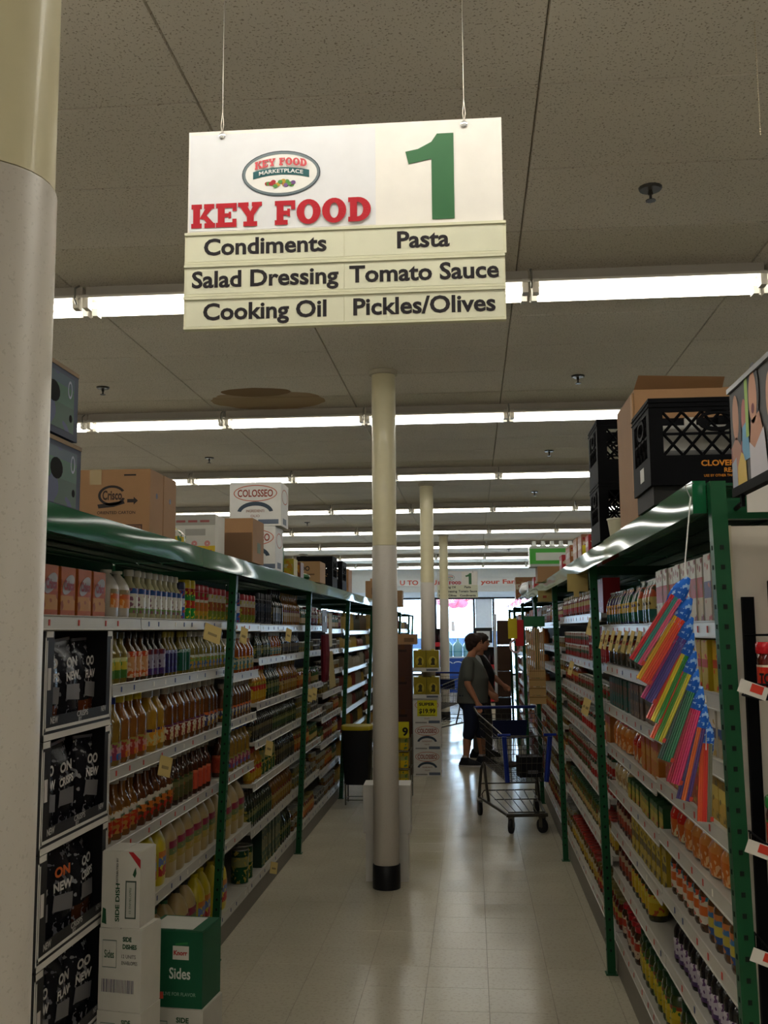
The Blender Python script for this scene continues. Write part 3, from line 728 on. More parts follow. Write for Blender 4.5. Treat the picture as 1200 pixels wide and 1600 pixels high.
jug('yellow_jug', 'lemon_jug', .13, .11, .30, 'cdb81c', 'c8b41c', [(0, 'b03a3a'), (.4, '6a80b0'), (.75, 'c87a3a')], 'd0c040', (.15, .55))
jug('flower_jug', 'vinegar_jug', .15, .12, .30, 'b29a66', '201e18', [(0, 'a89248'), (.35, '6a7a4c'), (.65, '8a3046')], 'b29a66', (.25, .6))
bottle('black_olive', 'oil_bottle', .034, .25, '1a1c12', '22201a', [(0, '2e2c22'), (.6, '5a5038')], '8a7a40', 4, 1, (.12, .5), neck=.34)
bottle('green_olive', 'oil_bottle', .035, .26, '24301a', '3a2a14', [(0, '1c3a20'), (.5, '6a6a40'), (.8, '2a3a24')], 'a09040', 4, 1, (.12, .5), neck=.34)
bottle('gold_olive', 'oil_bottle', .036, .24, '7a4e18', '8a6a28', [(0, '8a6a28'), (.5, 'a08a58'), (.8, '6a2a1a')], '3a2a20', 3, 1, (.12, .48), neck=.36)
bottle('amber_small', 'oil_bottle', .043, .235, '8a3e10', 'c0b8a8', [(0, 'b08a2a'), (.4, 'a8a890'), (.8, 'b8862a')], '3a6a70', 3, 1, (.08, .4), neck=.44)
bottle('red_squeeze', 'oil_bottle', .036, .25, 'b07a20', 'a8301c', [(0, 'b08a24'), (.5, 'a82a30'), (.8, '8a7a24')], 'c8b040', 2, 1, (.1, .55), neck=.4)
can('green_tin', 'oil_tin', .055, .21, [(0, '1c4a2a'), (.5, '8a8a58'), (.8, '1a4028')], 'b09a4a', .6)
carton('tall_tin', 'oil_tin', .10, .07, .25, '1c3424', [(0, '244a2e'), (.4, '6a6a48'), (.7, '1c3a26')], '9a8a48', .6, 'tin')
spray('dark_spray', .034, .21, [(0, '1a1e26'), (.5, '2a3444'), (.85, '14161c')], '5a5a60', '0e0e10')
# --- right side
carton('white_pasta', 'pasta_box', .075, .05, .20, 'd6cfc2', [(0, 'c4b08a'), (.38, 'b03028'), (.7, 'ddd6c8')], '8a3a38', .6)
carton('purple_pasta', 'pasta_box', .09, .05, .205, 'd8d2c8', [(0, 'c0aa88'), (.35, '55406e'), (.6, 'dcd6cc')], 'b04a40', .62)
carton('yellow_pasta', 'pasta_box', .085, .05, .165, 'b8a020', [(0, 'b8a238'), (.45, 'b8402a'), (.62, 'd0a81e')], 'c8321e', .6)
carton('navy_pasta', 'pasta_box', .085, .05, .17, '1e2444', [(0, 'a89860'), (.4, 'b02a24'), (.6, '232850')], 'b83a34', .64)
carton('pale_pasta', 'pasta_box', .08, .05, .15, 'c8c0b0', [(0, 'b0a084'), (.4, '30427c'), (.62, 'd4ccc0')], 'a88a40', .6)
carton('gold_noodle', 'noodle_box', .08, .06, .13, 'b89a34', [(0, 'b89640'), (.5, 'c8b058'), (.8, '8a6a24')], '6a5a24', .6)
pouch('green_pouch', 'pasta_bag', .075, .055, .165, [(0, '1c5034'), (.35, 'b8963a'), (.62, '1a4a32'), (.85, '9a5a3a')], '3a3a5a', .6, '2a5a3a')
pouch('purple_pouch', 'pasta_bag', .075, .055, .165, [(0, '24524a'), (.35, 'b07a34'), (.62, '3a2e58'), (.85, '7a7a80')], '5a4a30', .6)
pouch('orange_pouch', 'pasta_bag', .075, .055, .18, [(0, '24524a'), (.35, 'b09a58'), (.62, 'b04a28'), (.88, '7a8a80')], '4a3a20', .6)
pouch('brown_pouch', 'noodle_bag', .12, .08, .13, [(0, '4a3624'), (.5, '8a7a48'), (.8, 'a0302a')], '2a2a20', .55, '8a8478')
pouch('clear_pouch', 'noodle_bag', .10, .07, .12, [(0, '9a7a50'), (.5, 'b8a074'), (.8, '7a5a38')], 'd0c0a0', .6, 'b0a890')
pouch('orange_macaroni', 'macaroni_bag', .12, .09, .15, [(0, 'b8662a'), (.55, 'c07a3a'), (.8, 'b02a24')], 'd0a070', .57, 'd0c0b0')
pouch('red_macaroni', 'macaroni_bag', .11, .08, .15, [(0, 'b85a28'), (.5, 'b0281e'), (.8, 'c87a3a')], 'c8b890', .6, 'd0b8a0')
carton('dark_red_box', 'rice_box', .075, .06, .14, '4a1c1a', [(0, '6a2420'), (.5, '3a2a20'), (.8, '7a2a24')], 'a88a50', .62)
carton('teal_box', 'rice_box', .07, .06, .145, '1c4a40', [(0, '1e4e44'), (.5, '5a3a28'), (.8, '1a403a')], '8a3a30', .62)
carton('brown_mix_box', 'rice_box', .075, .06, .145, '3e2e20', [(0, '5a4028'), (.5, '2e2a24'), (.8, '6a3a24')], '8a7048', .6)
carton('red_meal_box', 'meal_box', .09, .06, .15, '8a2a1e', [(0, '9a3a20'), (.5, 'b02a22'), (.8, 'a8802a')], 'b8a040', .6)
carton('orange_meal_box', 'meal_box', .09, .06, .155, 'a8601e', [(0, 'b0701e'), (.45, 'c08a2a'), (.75, 'a03018')], 'b84a20', .6)
carton('green_yellow_box', 'noodle_box', .085, .055, .09, '1e4a24', [(0, 'b8a030'), (.55, '8a8a30'), (.8, '1e4a28')], 'b05a28', .6)
carton('yellow_noodle', 'noodle_box', .09, .055, .15, 'a88e22', [(0, 'b89e28'), (.4, '5a4a1a'), (.6, 'b8a030')], '3a2e14', .56)
jar('blue_sauce', 'sauce_jar', .042, .175, '5a3a20', 'a09a80', [(0, '2a4a80'), (.25, 'b0a040'), (.6, '3a6a9a'), (.8, 'b86a3a')], 'b07038')
jar('orange_sauce', 'sauce_jar', .042, .175, '52341c', 'a09a80', [(0, 'c8c0b0'), (.3, 'c06028'), (.65, 'c8b8a0'), (.85, '1e6a80')], 'c04a30')
jar('red_sauce', 'sauce_jar', .041, .165, '5a1810', '6a1a14', [(0, '8a3a28'), (.5, 'a89478'), (.85, '5a2018')], '3a1410')
bottle('violet_bottle', 'juice_bottle', .036, .205, '141014', '1c1a1e', [(0, '4a3a60'), (.2, 'b0a8b4'), (.8, 'c8c0c8')], '5a3a64', 2, 1, (.08, .46), neck=.36)
jar('yellow_jar', 'pickle_jar', .044, .19, '3a4a20', '14381e', [(0, 'b8a024'), (.5, 'c8b030'), (.85, '8a3a24')], '3a6a2a', (.16, .66))
jar('yellow_jar_small', 'pickle_jar', .042, .165, '3a3818', '123018', [(0, 'b89a22'), (.6, 'c0ac3a')], 'a8502a', (.16, .66))
jar('red_lid_jar', 'pickle_jar', .044, .165, '4a2a18', 'a81a20', [(0, 'c0a890'), (.4, 'a83a28'), (.8, 'c8b8a0')], '5a2a1c')
can('red_can', 'tomato_can', .037, .082, [(0, '7a1a18'), (.4, '8a2420'), (.7, '9a8a78')], '2e5a34')
can('red_can_tall', 'tomato_can', .038, .105, [(0, '8a1a1c'), (.45, 'a03030'), (.8, '7a1a1a')], 'b0a090', .62)
can('green_can', 'tomato_can', .037, .085, [(0, '6a221e'), (.4, '2e5238'), (.7, 'a09080')], '9a2a24')
can('white_can', 'tomato_can', .042, .115, [(0, '9a2420'), (.4, 'b8b4a8'), (.75, '2a4a38')], 'a03028')
jar('tomato_jar', 'sauce_jar', .041, .15, '6a1c12', '7a6a30', [(0, 'a83020'), (.5, 'b89a4a'), (.85, '8a2a1c')], '3a5a2a')
jar('olive_jar', 'olive_jar', .036, .14, '5a5a24', '1e4a2a', [(0, 'b8a060'), (.6, '3a5a2c')], '8a3a28')
jar('amber_jar', 'sauce_jar', .038, .15, '7a3a16', '8a7a40', [(0, 'a85a20'), (.5, 'b08a48')], '5a2a18')
jar('yellow_white_jar', 'sauce_jar', .040, .15, '6a4a1c', '9a2a1c', [(0, 'b89830'), (.6, 'c0b490')], '8a4a2a')
carton('red_tea_box', 'meal_box', .11, .09, .19, '8a1418', [(0, '94181c'), (.85, '7a1216')], 'b8a8a0', .68)
can('gold_can', 'bean_can', .037, .085, [(0, '8a7424'), (.5, '6a6a50')], '3a3a3a')
can('grey_can', 'fish_can', .041, .05, [(0, '6a6a60'), (.5, '8a8470')], '3a3a44')
can('brown_can', 'bean_can', .037, .085, [(0, '5a3a24'), (.5, '8a8a7a')], '8a6a24')

TONE = 1.0
def inst(key, loc, rz, label, group, simple=False):
    p = PR[key]
    if simple:
        o = link(p['kind'], p['joined'], None, loc, rz)
    else:
        o = link(p['kind'], None, None, loc, rz); o.empty_display_size = .03
        for n, me in p['parts']: link(n, me, o)
    tag(o, label, p['cat'], group)
    return o
SHN = ['top', 'second', 'third', 'fourth', 'fifth', 'sixth', 'seventh', 'bottom']
BN = ['nearest', 'second', 'third']
def run(side, bay, z, sn, ya, yb, key, desc, gap=1.06, stack=1, simple=False, jit=.004, depth=.018, rows=1):
    """one facing row of the same product along a shelf; sn = shelf word"""
    p = PR[key]; L = side == 'left'; s = 1 if L else -1
    ab = [q for sd, q, a, b in SHELVES if sd == side and q > z + .02 and a < (ya + yb) / 2 < b]
    rm = (min(ab) - z - .048) if ab else 2.04 - z
    sc = min(1.0, rm / (p['h'] * stack + .004))
    pitch = p['w'] * gap * sc; n = int((yb - ya) / pitch + .001)
    if n < 1: return
    pitch = (yb - ya) / n if (yb - ya) / n < pitch * 1.25 else pitch
    rz = PI / 2 if L else -PI / 2
    bw = BN[bay]
    grp = '%s on the %s shelf, %s bay, %s side' % (p['kind'].replace('_', ' ') + 's', sn, bw, side)
    for i in range(n):
        y = ya + (i + .5) * pitch
        for k in range(stack):
            zz = z + k * (p['h'] * sc + .0008)
            for r in range(rows):
                x = shelf_front(side, z) - s * (depth + p['d'] / 2 * sc + abs(random.gauss(0, jit)) + r * p['d'] * 1.08 * sc)
                lab = '%s %s%s%s, %s shelf, %s %s bay' % (ordn(i), desc, ', upper layer' if k == 1 else (', lower layer' if stack > 1 else ''), ' in rear row' if r else '', sn, bw, side)
                o = inst(key, (x, y, zz), rz + random.uniform(-.06, .06) * (0 if p['cat'] == 'box' else 1), lab, grp, simple)
                if sc < 1: o.scale = (sc, sc, sc)

# ---- left, nearest bay
z1, z2, z3, z4, z5, z6 = Lz1
Lr = lambda z, sn, a, b, key, desc, **k: run('left', 0, z, sn, a, b, key, desc, **k)
Lr(z1, 'top', 3.12, 3.72, 'orange_pack', 'orange shortening box')
Lr(z1, 'top', 3.76, 4.0, 'oil_jug', 'small white-topped oil jug')
Lr(z1, 'top', 4.03, 4.72, 'clear_oil', 'clear oil bottle with blue label')
Lr(z1, 'top', 4.73, 4.81, 'blue_spray', 'dark-capped blue spray can')
Lr(z1, 'top', 4.82, 4.97, 'yellow_spray', 'yellow-capped green spray can')
Lr(z1, 'top', 4.98, 5.24, 'red_lid', 'red-lidded yellow canister')
Lr(z1, 'top', 5.24, 5.62, 'red_lid_green', 'red-lidded green canister')
Lr(z2, 'second', 3.8, 4.03, 'green_oil', 'olive-green oil bottle')
Lr(z2, 'second', 4.04, 4.27, 'orange_syrup', 'orange-labelled dark bottle')
Lr(z2, 'second', 4.28, 4.51, 'purple_label', 'purple-labelled black bottle')
Lr(z2, 'second', 4.52, 4.73, 'violet_oil', 'violet-labelled oil bottle')
Lr(z2, 'second', 4.74, 4.93, 'green_label_oil', 'green-labelled oil bottle')
Lr(z2, 'second', 4.94, 5.64, 'tall_clear_oil', 'pale oil bottle with white cap')
Lr(z3, 'third', 3.8, 4.0, 'blue_cap_oil', 'blue-capped oil bottle')
Lr(z3, 'third', 4.0, 4.32, 'yellow_cap_oil', 'yellow-capped oil bottle')
Lr(z3, 'third', 4.36, 4.60, 'pale_oil', 'large pale golden oil bottle')
Lr(z3, 'third', 4.61, 5.28, 'amber_oil', 'amber oil bottle')
Lr(z3, 'third', 5.29, 5.64, 'peanut_oil', 'orange-labelled amber oil bottle')
Lr(z4, 'fourth', 3.8, 4.28, 'cider_vinegar', 'red-labelled vinegar bottle')
Lr(z4, 'fourth', 4.29, 4.78, 'orange_vinegar', 'orange-labelled vinegar bottle')
Lr(z4, 'fourth', 4.79, 5.12, 'dark_vinegar', 'dark green-labelled vinegar bottle')
Lr(z4, 'fourth', 5.13, 5.46, 'red_vinegar', 'bright red-labelled vinegar bottle')
Lr(z5, 'fifth', 3.8, 4.42, 'tan_jug', 'tan jug with green cap')
Lr(z5, 'fifth', 4.44, 4.74, 'yellow_jug', 'bright yellow jug')
Lr(z5, 'fifth', 4.76, 5.64, 'flower_jug', 'tan jug with red flower label')
Lr(z6, 'bottom', 3.8, 5.0, 'tan_jug', 'tan jug with green cap')
Lr(z6, 'bottom', 5.02, 5.34, 'flower_jug', 'tan jug with red flower label')
Lr(z6, 'bottom', 5.35, 5.63, 'yellow_jug', 'bright yellow jug')
# ---- left, second bay
L2 = lambda z, sn, a, b, key, desc, **k: run('left', 1, z, sn, a, b, key, desc, simple=True, **k)
for z, sn, runs in [
    (La[0], 'top', [(5.68, 5.9, 'red_lid', 'red-lidded canister'), (5.9, 6.0, 'blue_spray', 'blue spray can'), (6.0, 6.4, 'red_lid_green', 'red-lidded green canister')]),
    (La[1], 'second', [(5.68, 5.9, 'clear_oil', 'pale oil bottle'), (5.9, 6.4, 'amber_small', 'round amber oil bottle')]),
    (La[2], 'third', [(5.68, 6.38, 'peanut_oil', 'amber oil bottle')]),
    (La[3], 'fourth', [(5.68, 5.88, 'red_vinegar', 'red-labelled vinegar bottle'), (5.9, 6.4, 'blue_cap_oil', 'blue-capped amber oil bottle')]),
    (La[4], 'fifth', [(5.68, 6.36, 'flower_jug', 'tan jug with flower label')]),
    (La[5], 'bottom', [(5.68, 6.0, 'yellow_jug', 'yellow jug')]),
    (Lb[0], 'top', [(6.44, 6.9, 'dark_spray', 'dark spray can'), (6.92, 7.3, 'black_olive', 'black oil bottle'), (7.32, 8.04, 'gold_olive', 'brown oil bottle')]),
    (Lb[1], 'second', [(6.44, 6.9, 'green_olive', 'dark green oil bottle'), (6.92, 7.3, 'amber_small', 'amber oil bottle'), (7.32, 8.04, 'black_olive', 'black oil bottle')]),
    (Lb[2], 'third', [(6.44, 6.84, 'red_squeeze', 'red-capped yellow bottle'), (6.86, 7.3, 'green_olive', 'dark green oil bottle'), (7.32, 8.04, 'gold_olive', 'golden oil bottle')]),
    (Lb[3], 'fourth', [(6.44, 7.1, 'black_olive', 'black oil bottle'), (7.12, 8.04, 'green_olive', 'dark green oil bottle')]),
    (Lb[4], 'fifth', [(6.44, 6.8, 'red_squeeze', 'red-capped yellow bottle'), (6.82, 7.3, 'green_tin', 'green oil tin'), (7.32, 8.04, 'black_olive', 'black oil bottle')]),
    (Lb[5], 'sixth', [(6.44, 7.2, 'green_olive', 'dark green oil bottle'), (7.22, 8.04, 'gold_olive', 'golden oil bottle')]),
    (Lb[6], 'bottom', [(6.44, 6.7, 'green_tin', 'green oil tin'), (6.9, 7.6, 'tall_tin', 'tall dark green oil tin'), (7.62, 8.04, 'green_olive', 'dark green oil bottle')])]:
    for a, b, key, desc in runs: L2(z, sn, a, b, key, desc)
# ---- left, third bay
pal3 = [('gold_can', 'golden can'), ('grey_can', 'flat grey can'), ('brown_can', 'brown can'), ('amber_jar', 'amber jar'), ('olive_jar', 'olive jar'), ('red_sauce', 'dark red jar'), ('yellow_white_jar', 'yellow-labelled jar')]
rg = random.Random(5)
def mix(side, bay, z, sn, a, b, pal, room):
    y = a
    k = rg.randrange(len(pal)); used = set()
    while y < b - .12:
        key, desc = pal[k % len(pal)]; k += 1
        if key in used: 
            if len(used) >= len(pal): break
            continue
        ln = rg.uniform(.35, .75)
        if PR[key]['h'] > room - .02: used.add(key); continue
        used.add(key)
        e = min(b, y + ln)
        st = 2 if PR[key]['h'] * 2 < room - .02 else 1
        run(side, bay, z, sn, y, e, key, desc, simple=True, stack=st)
        y = e + .01
def room(zs, i): return (zs[i - 1] - zs[i] - .045) if i else (2.0 - zs[0])
for i, z in enumerate(Lb): mix('left', 2, z, SHN[i] if i < 6 else 'bottom', 8.1, 9.28, pal3, room(Lb, i))
for i, z in enumerate(Lc): mix('left', 2, z, SHN[i] + ' inner' if i < 7 else 'bottom inner', 9.32, 10.66, pal3, room(Lc, i))
# ---- right, nearest bay
Rr = lambda z, sn, a, b, key, desc, **k: run('right', 0, z, sn, a, b, key, desc, **k)
Rr(Ra[0], 'top', 2.82, 3.14, 'purple_pasta', 'white and purple pasta box')
Rr(Ra[0], 'top', 3.15, 3.96, 'white_pasta', 'white and red pasta box')
Rr(Ra2[0], 'top', 4.06, 4.42, 'orange_pouch', 'orange and teal pasta bag')
Rr(Ra2[0], 'top', 4.45, 4.95, 'green_pouch', 'green pasta bag')
Rr(Ra2[0], 'top', 4.97, 5.42, 'purple_pouch', 'purple pasta bag')
Rr(Ra[1], 'second', 2.82, 3.02, 'navy_pasta', 'navy and red pasta box')
Rr(Ra[1], 'second', 3.03, 3.50, 'yellow_pasta', 'yellow and red pasta box')
Rr(Ra[1], 'second', 3.52, 3.98, 'clear_pouch', 'clear noodle bag')
Rr(Ra2[1], 'second', 4.06, 5.42, 'brown_pouch', 'brown noodle bag')
Rr(Ra[2], 'third', 2.82, 3.34, 'pale_pasta', 'white and blue pasta box')
Rr(Ra[2], 'third', 3.36, 3.98, 'dark_red_box', 'dark red rice box')
Rr(Ra2[2], 'third', 4.06, 4.7, 'brown_mix_box', 'brown rice box')
Rr(Ra2[2], 'third', 4.72, 5.42, 'teal_box', 'teal rice box')
Rr(Ra[3], 'fourth', 2.82, 3.3, 'gold_noodle', 'golden noodle box')
Rr(Ra[3], 'fourth', 3.32, 3.98, 'red_meal_box', 'red meal box')
Rr(Ra2[3], 'fourth', 4.06, 4.5, 'orange_meal_box', 'orange meal box')
Rr(Ra2[3], 'fourth', 4.52, 4.86, 'red_macaroni', 'red macaroni bag')
Rr(Ra2[3], 'fourth', 4.88, 5.42, 'orange_macaroni', 'orange macaroni bag')
Rr(Ra[4], 'fifth', 2.82, 3.7, 'orange_macaroni', 'orange macaroni bag')
Rr(Ra[4], 'fifth', 3.71, 3.98, 'red_macaroni', 'red macaroni bag')
Rr(Ra2[4], 'fifth', 4.06, 4.92, 'green_yellow_box', 'green and yellow noodle box', stack=1)
Rr(Ra2[4], 'fifth', 4.94, 5.42, 'clear_pouch', 'clear noodle bag')
Rr(Ra[5], 'sixth', 2.82, 3.4, 'blue_sauce', 'blue-labelled sauce jar')
Rr(Ra[5], 'sixth', 3.42, 3.98, 'orange_sauce', 'orange-labelled sauce jar')
Rr(Ra2[5], 'sixth', 4.06, 4.86, 'yellow_noodle', 'yellow noodle box')
Rr(Ra2[5], 'sixth', 4.88, 5.42, 'red_sauce', 'dark red sauce jar')
Rr(Ra[6], 'seventh', 2.82, 3.98, 'violet_bottle', 'dark bottle with lilac label', rows=2)
Rr(Ra2[6], 'seventh', 4.45, 5.0, 'yellow_jar_small', 'yellow-labelled jar')
Rr(Ra2[6], 'seventh', 5.02, 5.42, 'red_sauce', 'dark red sauce jar')
Rr(Ra[7], 'bottom', 2.82, 3.98, 'yellow_jar', 'yellow-labelled pickle jar', rows=2)
Rr(Ra2[7], 'bottom', 4.06, 4.9, 'yellow_jar', 'green-lidded yellow jar', rows=2)
Rr(Ra2[7], 'bottom', 4.92, 5.42, 'red_lid_jar', 'red-lidded pickle jar', rows=2)
# ---- right, second bay
R2 = lambda z, sn, a, b, key, desc, **k: run('right', 1, z, sn, a, b, key, desc, simple=True, **k)
R2(Rb[0], 'top', 5.47, 6.1, 'red_tea_box', 'deep red box'); R2(Rb[0], 'top', 6.12, 7.94, 'tomato_jar', 'red tomato jar')
R2(Rb[1], 'second', 5.47, 6.3, 'red_can_tall', 'red tomato can', stack=2); R2(Rb[1], 'second', 6.32, 7.94, 'green_can', 'red and green can', stack=2)
R2(Rb[2], 'third', 5.47, 7.0, 'red_can', 'small red can'); R2(Rb[2], 'third', 7.02, 7.94, 'tomato_jar', 'red tomato jar', gap=1.1)
R2(Rb[3], 'fourth', 5.47, 5.75, 'orange_meal_box', 'orange box'); R2(Rb[3], 'fourth', 5.77, 6.9, 'white_can', 'white and red can'); R2(Rb[3], 'fourth', 6.92, 7.94, 'red_can', 'small red can', stack=2)
R2(Rb[4], 'fifth', 5.47, 6.5, 'white_can', 'white and red can', stack=2); R2(Rb[4], 'fifth', 6.52, 7.94, 'red_can', 'small red can', stack=2)
R2(Rb[5], 'sixth', 5.47, 6.2, 'yellow_white_jar', 'yellow-labelled jar'); R2(Rb[5], 'sixth', 6.22, 7.94, 'olive_jar', 'green olive jar')
R2(Rb[6], 'bottom', 5.47, 6.4, 'tomato_jar', 'red tomato jar', gap=1.1); R2(Rb[6], 'bottom', 6.42, 7.94, 'yellow_white_jar', 'yellow-labelled jar', gap=1.1)
palr = [('tomato_jar', 'red tomato jar'), ('amber_jar', 'amber jar'), ('red_sauce', 'dark red jar'), ('brown_can', 'brown can'), ('red_can', 'red can')]
for i, z in enumerate(Rc): mix('right', 2, z, SHN[i], 8.0, 10.46, palr, room(Rc, i))
# ---- far bays: too small and too many to tell apart
def far_goods(side, n, y0, y1, zs, cols, lab):
    mats = [M(c, .4) for c in cols]; mbs = [MB() for _ in cols]; s = 1 if side == 'left' else -1
    for i, z in enumerate(zs):
        rm = room(zs, i); y = y0 + .03; c = rg.randrange(len(cols)); left = 0
        while y < y1 - .08:
            if left <= 0: c = rg.randrange(len(cols)); left = rg.randint(3, 9); h = rg.uniform(.6, .92) * min(rm, .22); r = rg.uniform(.032, .042)
            x = shelf_front(side, z) - s * (.06 + rg.uniform(0, .01))
            mbs[c].lathe([(r, z), (r, z + h * .72), (r * .7, z + h * .86), (r * .7, z + h)], 7, cx=x, cy=y + r)
            y += 2 * r + .004; left -= 1
    o = link('shelf_goods', mesh_of('shelf_goods', list(zip(mbs, mats))))
    tag(o, lab, 'groceries', None, 'stuff')
for n in range(3, 8):
    far_goods('left', n, LPOST[n], LPOST[n + 1] - .04, Ld if n % 2 else Lc, ['8a6a2a', '5a4a34', '6a2a20', '8a8474', '3a3a2a', 'a08434'], 'crowded rows of small jars and cans, %s bay on the left' % ['fourth', 'fifth', 'sixth', 'seventh', 'eighth'][n - 3])
for n in range(3, 6):
    far_goods('right', n, RPOST[n], RPOST[n + 1] - .04, Rb if n % 2 else Rc, ['8a2a1c', 'a05a24', '6a2018', 'a88a4a', '5a3a24'], 'crowded rows of red and brown jars, %s bay on the right' % ['fourth', 'fifth', 'sixth'][n - 3])

# ---- hanging paper tags under shelf rails
tan = M('c8b070', .6); ptag_me = mesh_of('shelf_talker', [(MB().box(-.001, .001, -.022, .022, -.095, 0), tan), (MB().box(-.0016, .0016, -.012, .012, -.06, -.045), M('8a7a50', .6))])
def talker(side, y, z, lean, label, w=1.0, h=1.0):
    s = 1 if side == 'left' else -1
    o = link('paper_tag', ptag_me, None, (shelf_front(side, z) + s * .006, y, z - .012), 0, (lean, -s * .12, -s * .55)); o.location.x += s * .016 * w; o.scale = (1, w, h)
    tag(o, label, 'tag', 'paper tags hanging from the shelf rails')
for k, y in enumerate([4.12, 4.3, 4.48, 4.68, 4.88, 5.08, 5.24]):
    talker('right', y, Ra2[0] - .012, .25, '%s tan paper tag under the green pasta bags' % ordn(k), .5, 1.0)
for k, (y, z, w, h, lb) in enumerate([(5.05, z1, 2.6, .9, 'wide tan paper tag below the red-lidded canisters, left'), (5.85, La[0], 1.3, 1, 'tan paper tag below the canisters past the nearest left post'), (7.3, Lb[0], 1.3, 1, 'tan paper tag below the brown oil bottles, second left bay'),
                                  (4.42, z3, 1.6, .9, 'tan paper tag below the large golden oil bottle'), (6.75, Lb[3] , 1.5, 1, 'tan paper tag below the black oil bottles, second left bay'),
                                  (8.4, Lb[2], 1.5, 1.1, 'first of two tan tags just past the second left post'), (8.62, Lb[2], 1.5, 1.1, 'second of two tan tags just past the second left post'), (7.1, Lb[6] + .02, 1.6, .8, 'tan paper tag on the lowest rail beside the oil tins')]):
    talker('left', y, z - .012, -.3, lb, w, h)
for k, (y, z) in enumerate([(5.6, 1.83), (5.68, 1.83), (6.0, 1.365), (6.12, 1.365), (6.9, 1.555)]):
    talker('right', y, z - .012, .25, '%s tan tag along the second right bay' % ordn(k))

# ================================================================== cartons, crates and displays
card = M('9a7450', .7); card_d = M('6e5138', .7); black = M('111113', .6, spec=.15); white = M('d2cec6', .55); ink = M('2a2220', .6)
def bigbox(name, label, loc, w, d, h, rz=0, mt=None, tape=None, cat='box', group=None, flaps=False, seam=True):
    t = thing(name, label, cat, loc, rz, group)
    if flaps:
        th = .005
        b = MB().box(-w / 2, w / 2, -d / 2, d / 2, 0, th).box(-w / 2, w / 2, -d / 2, -d / 2 + th, th, h).box(-w / 2, w / 2, d / 2 - th, d / 2, th, h).box(-w / 2, -w / 2 + th, -d / 2 + th, d / 2 - th, th, h).box(w / 2 - th, w / 2, -d / 2 + th, d / 2 - th, th, h)
        part('body', b, mt or card, t)
        part('flap', MB().hexa([(-w / 2, -d / 2, h), (w / 2, -d / 2, h), (w / 2, -d / 2 + .004, h), (-w / 2, -d / 2 + .004, h), (-w / 2 + .01, -d / 2 - .05, h + .05), (w / 2 - .01, -d / 2 - .05, h + .05), (w / 2 - .01, -d / 2 - .046, h + .05), (-w / 2 + .01, -d / 2 - .046, h + .05)]), mt or card, t)
    else:
        e = .003
        b = MB().box(-w / 2, w / 2, -d / 2, d / 2, 0, h)
        part('body', b, mt or card, t)
        if seam:
            part('flap', MB().box(-w / 2 + e, -.002, -d / 2 + e, d / 2 - e, h, h + .003), mt or card, t)
            part('flap', MB().box(.002, w / 2 - e, -d / 2 + e, d / 2 - e, h, h + .003), mt or card, t)
    if tape:
        part('tape', MB().box(-.025, .025, -d / 2 - .001, d / 2 + .001, h + .003, h + .0038).box(-.025, .025, -d / 2 - .001, -d / 2 - .0002, h - .06, h + .003).box(-.025, .025, d / 2 + .0002, d / 2 + .001, h - .06, h + .003), M(tape, .2), t)
    return t
def panel(t, x0, x1, z0, z1, y, mt, name='print', side=None, d=0):
    """flat print on a face; side 'x' = the +x face"""
    if side == 'x': return part(name, MB().box(y, y + .0007, x0, x1, z0, z1), mt, t)
    return part(name, MB().box(x0, x1, y - .0007, y, z0, z1), mt, t)
def xface(t, s, cy, cz, w, h, xf_, mt, bold=.02, tilt=0):
    o = part('lettering', text_mb(s, 0, 0, w, h, 0, bold), mt, t, (xf_ + .0018, cy, cz), 0, (0, tilt, PI / 2)); return o
DK = 2.1375
# two blue-green produce boxes
for k, (y, z, lb) in enumerate([(3.02, DK, 'blue and green produce box with hand hole, lower of two'), (2.98, DK + .245, 'blue and green produce box with hand hole, upper of two')]):
    t = bigbox('produce_box', lb, (-1.52, y, z), .40, .52, .235, 0, M('232f48', .6), None, 'box', 'produce boxes on the left rack')
    part('print', MB().box(.2002, .2008, -.245, .225, .022, .205), LB(.022, .205, [(0, '1c4430'), (.45, '20503a'), (.8, '223f4e')], '243358', .54, 9), t)
    part('hand_hole', MB().lathe([(.035, .2007), (.035, .2013)], 14, 2, 1, 1.4).xf(Matrix.Rotation(PI / 2, 4, 'Y') @ Matrix.Identity(4)), M('0a0a0a', .9), t, (0, .06, .135))
    part('hand_hole', MB().lathe([(.013, .2007), (.013, .2013)], 12).xf(Matrix.Rotation(PI / 2, 4, 'Y')), M('0a0a0a', .9), t, (0, .2, .07))
    part('emblem', MB().ringxz(0, 0, (.018, .03), (.012, .022), 0, 20), M('7a8498', .5), t, (.2012, .19, .165), 0, (0, 0, PI / 2))
    part('lid_edge', MB().box(-.202, .202, -.262, .262, .222, .236), M('8a7358', .7), t)
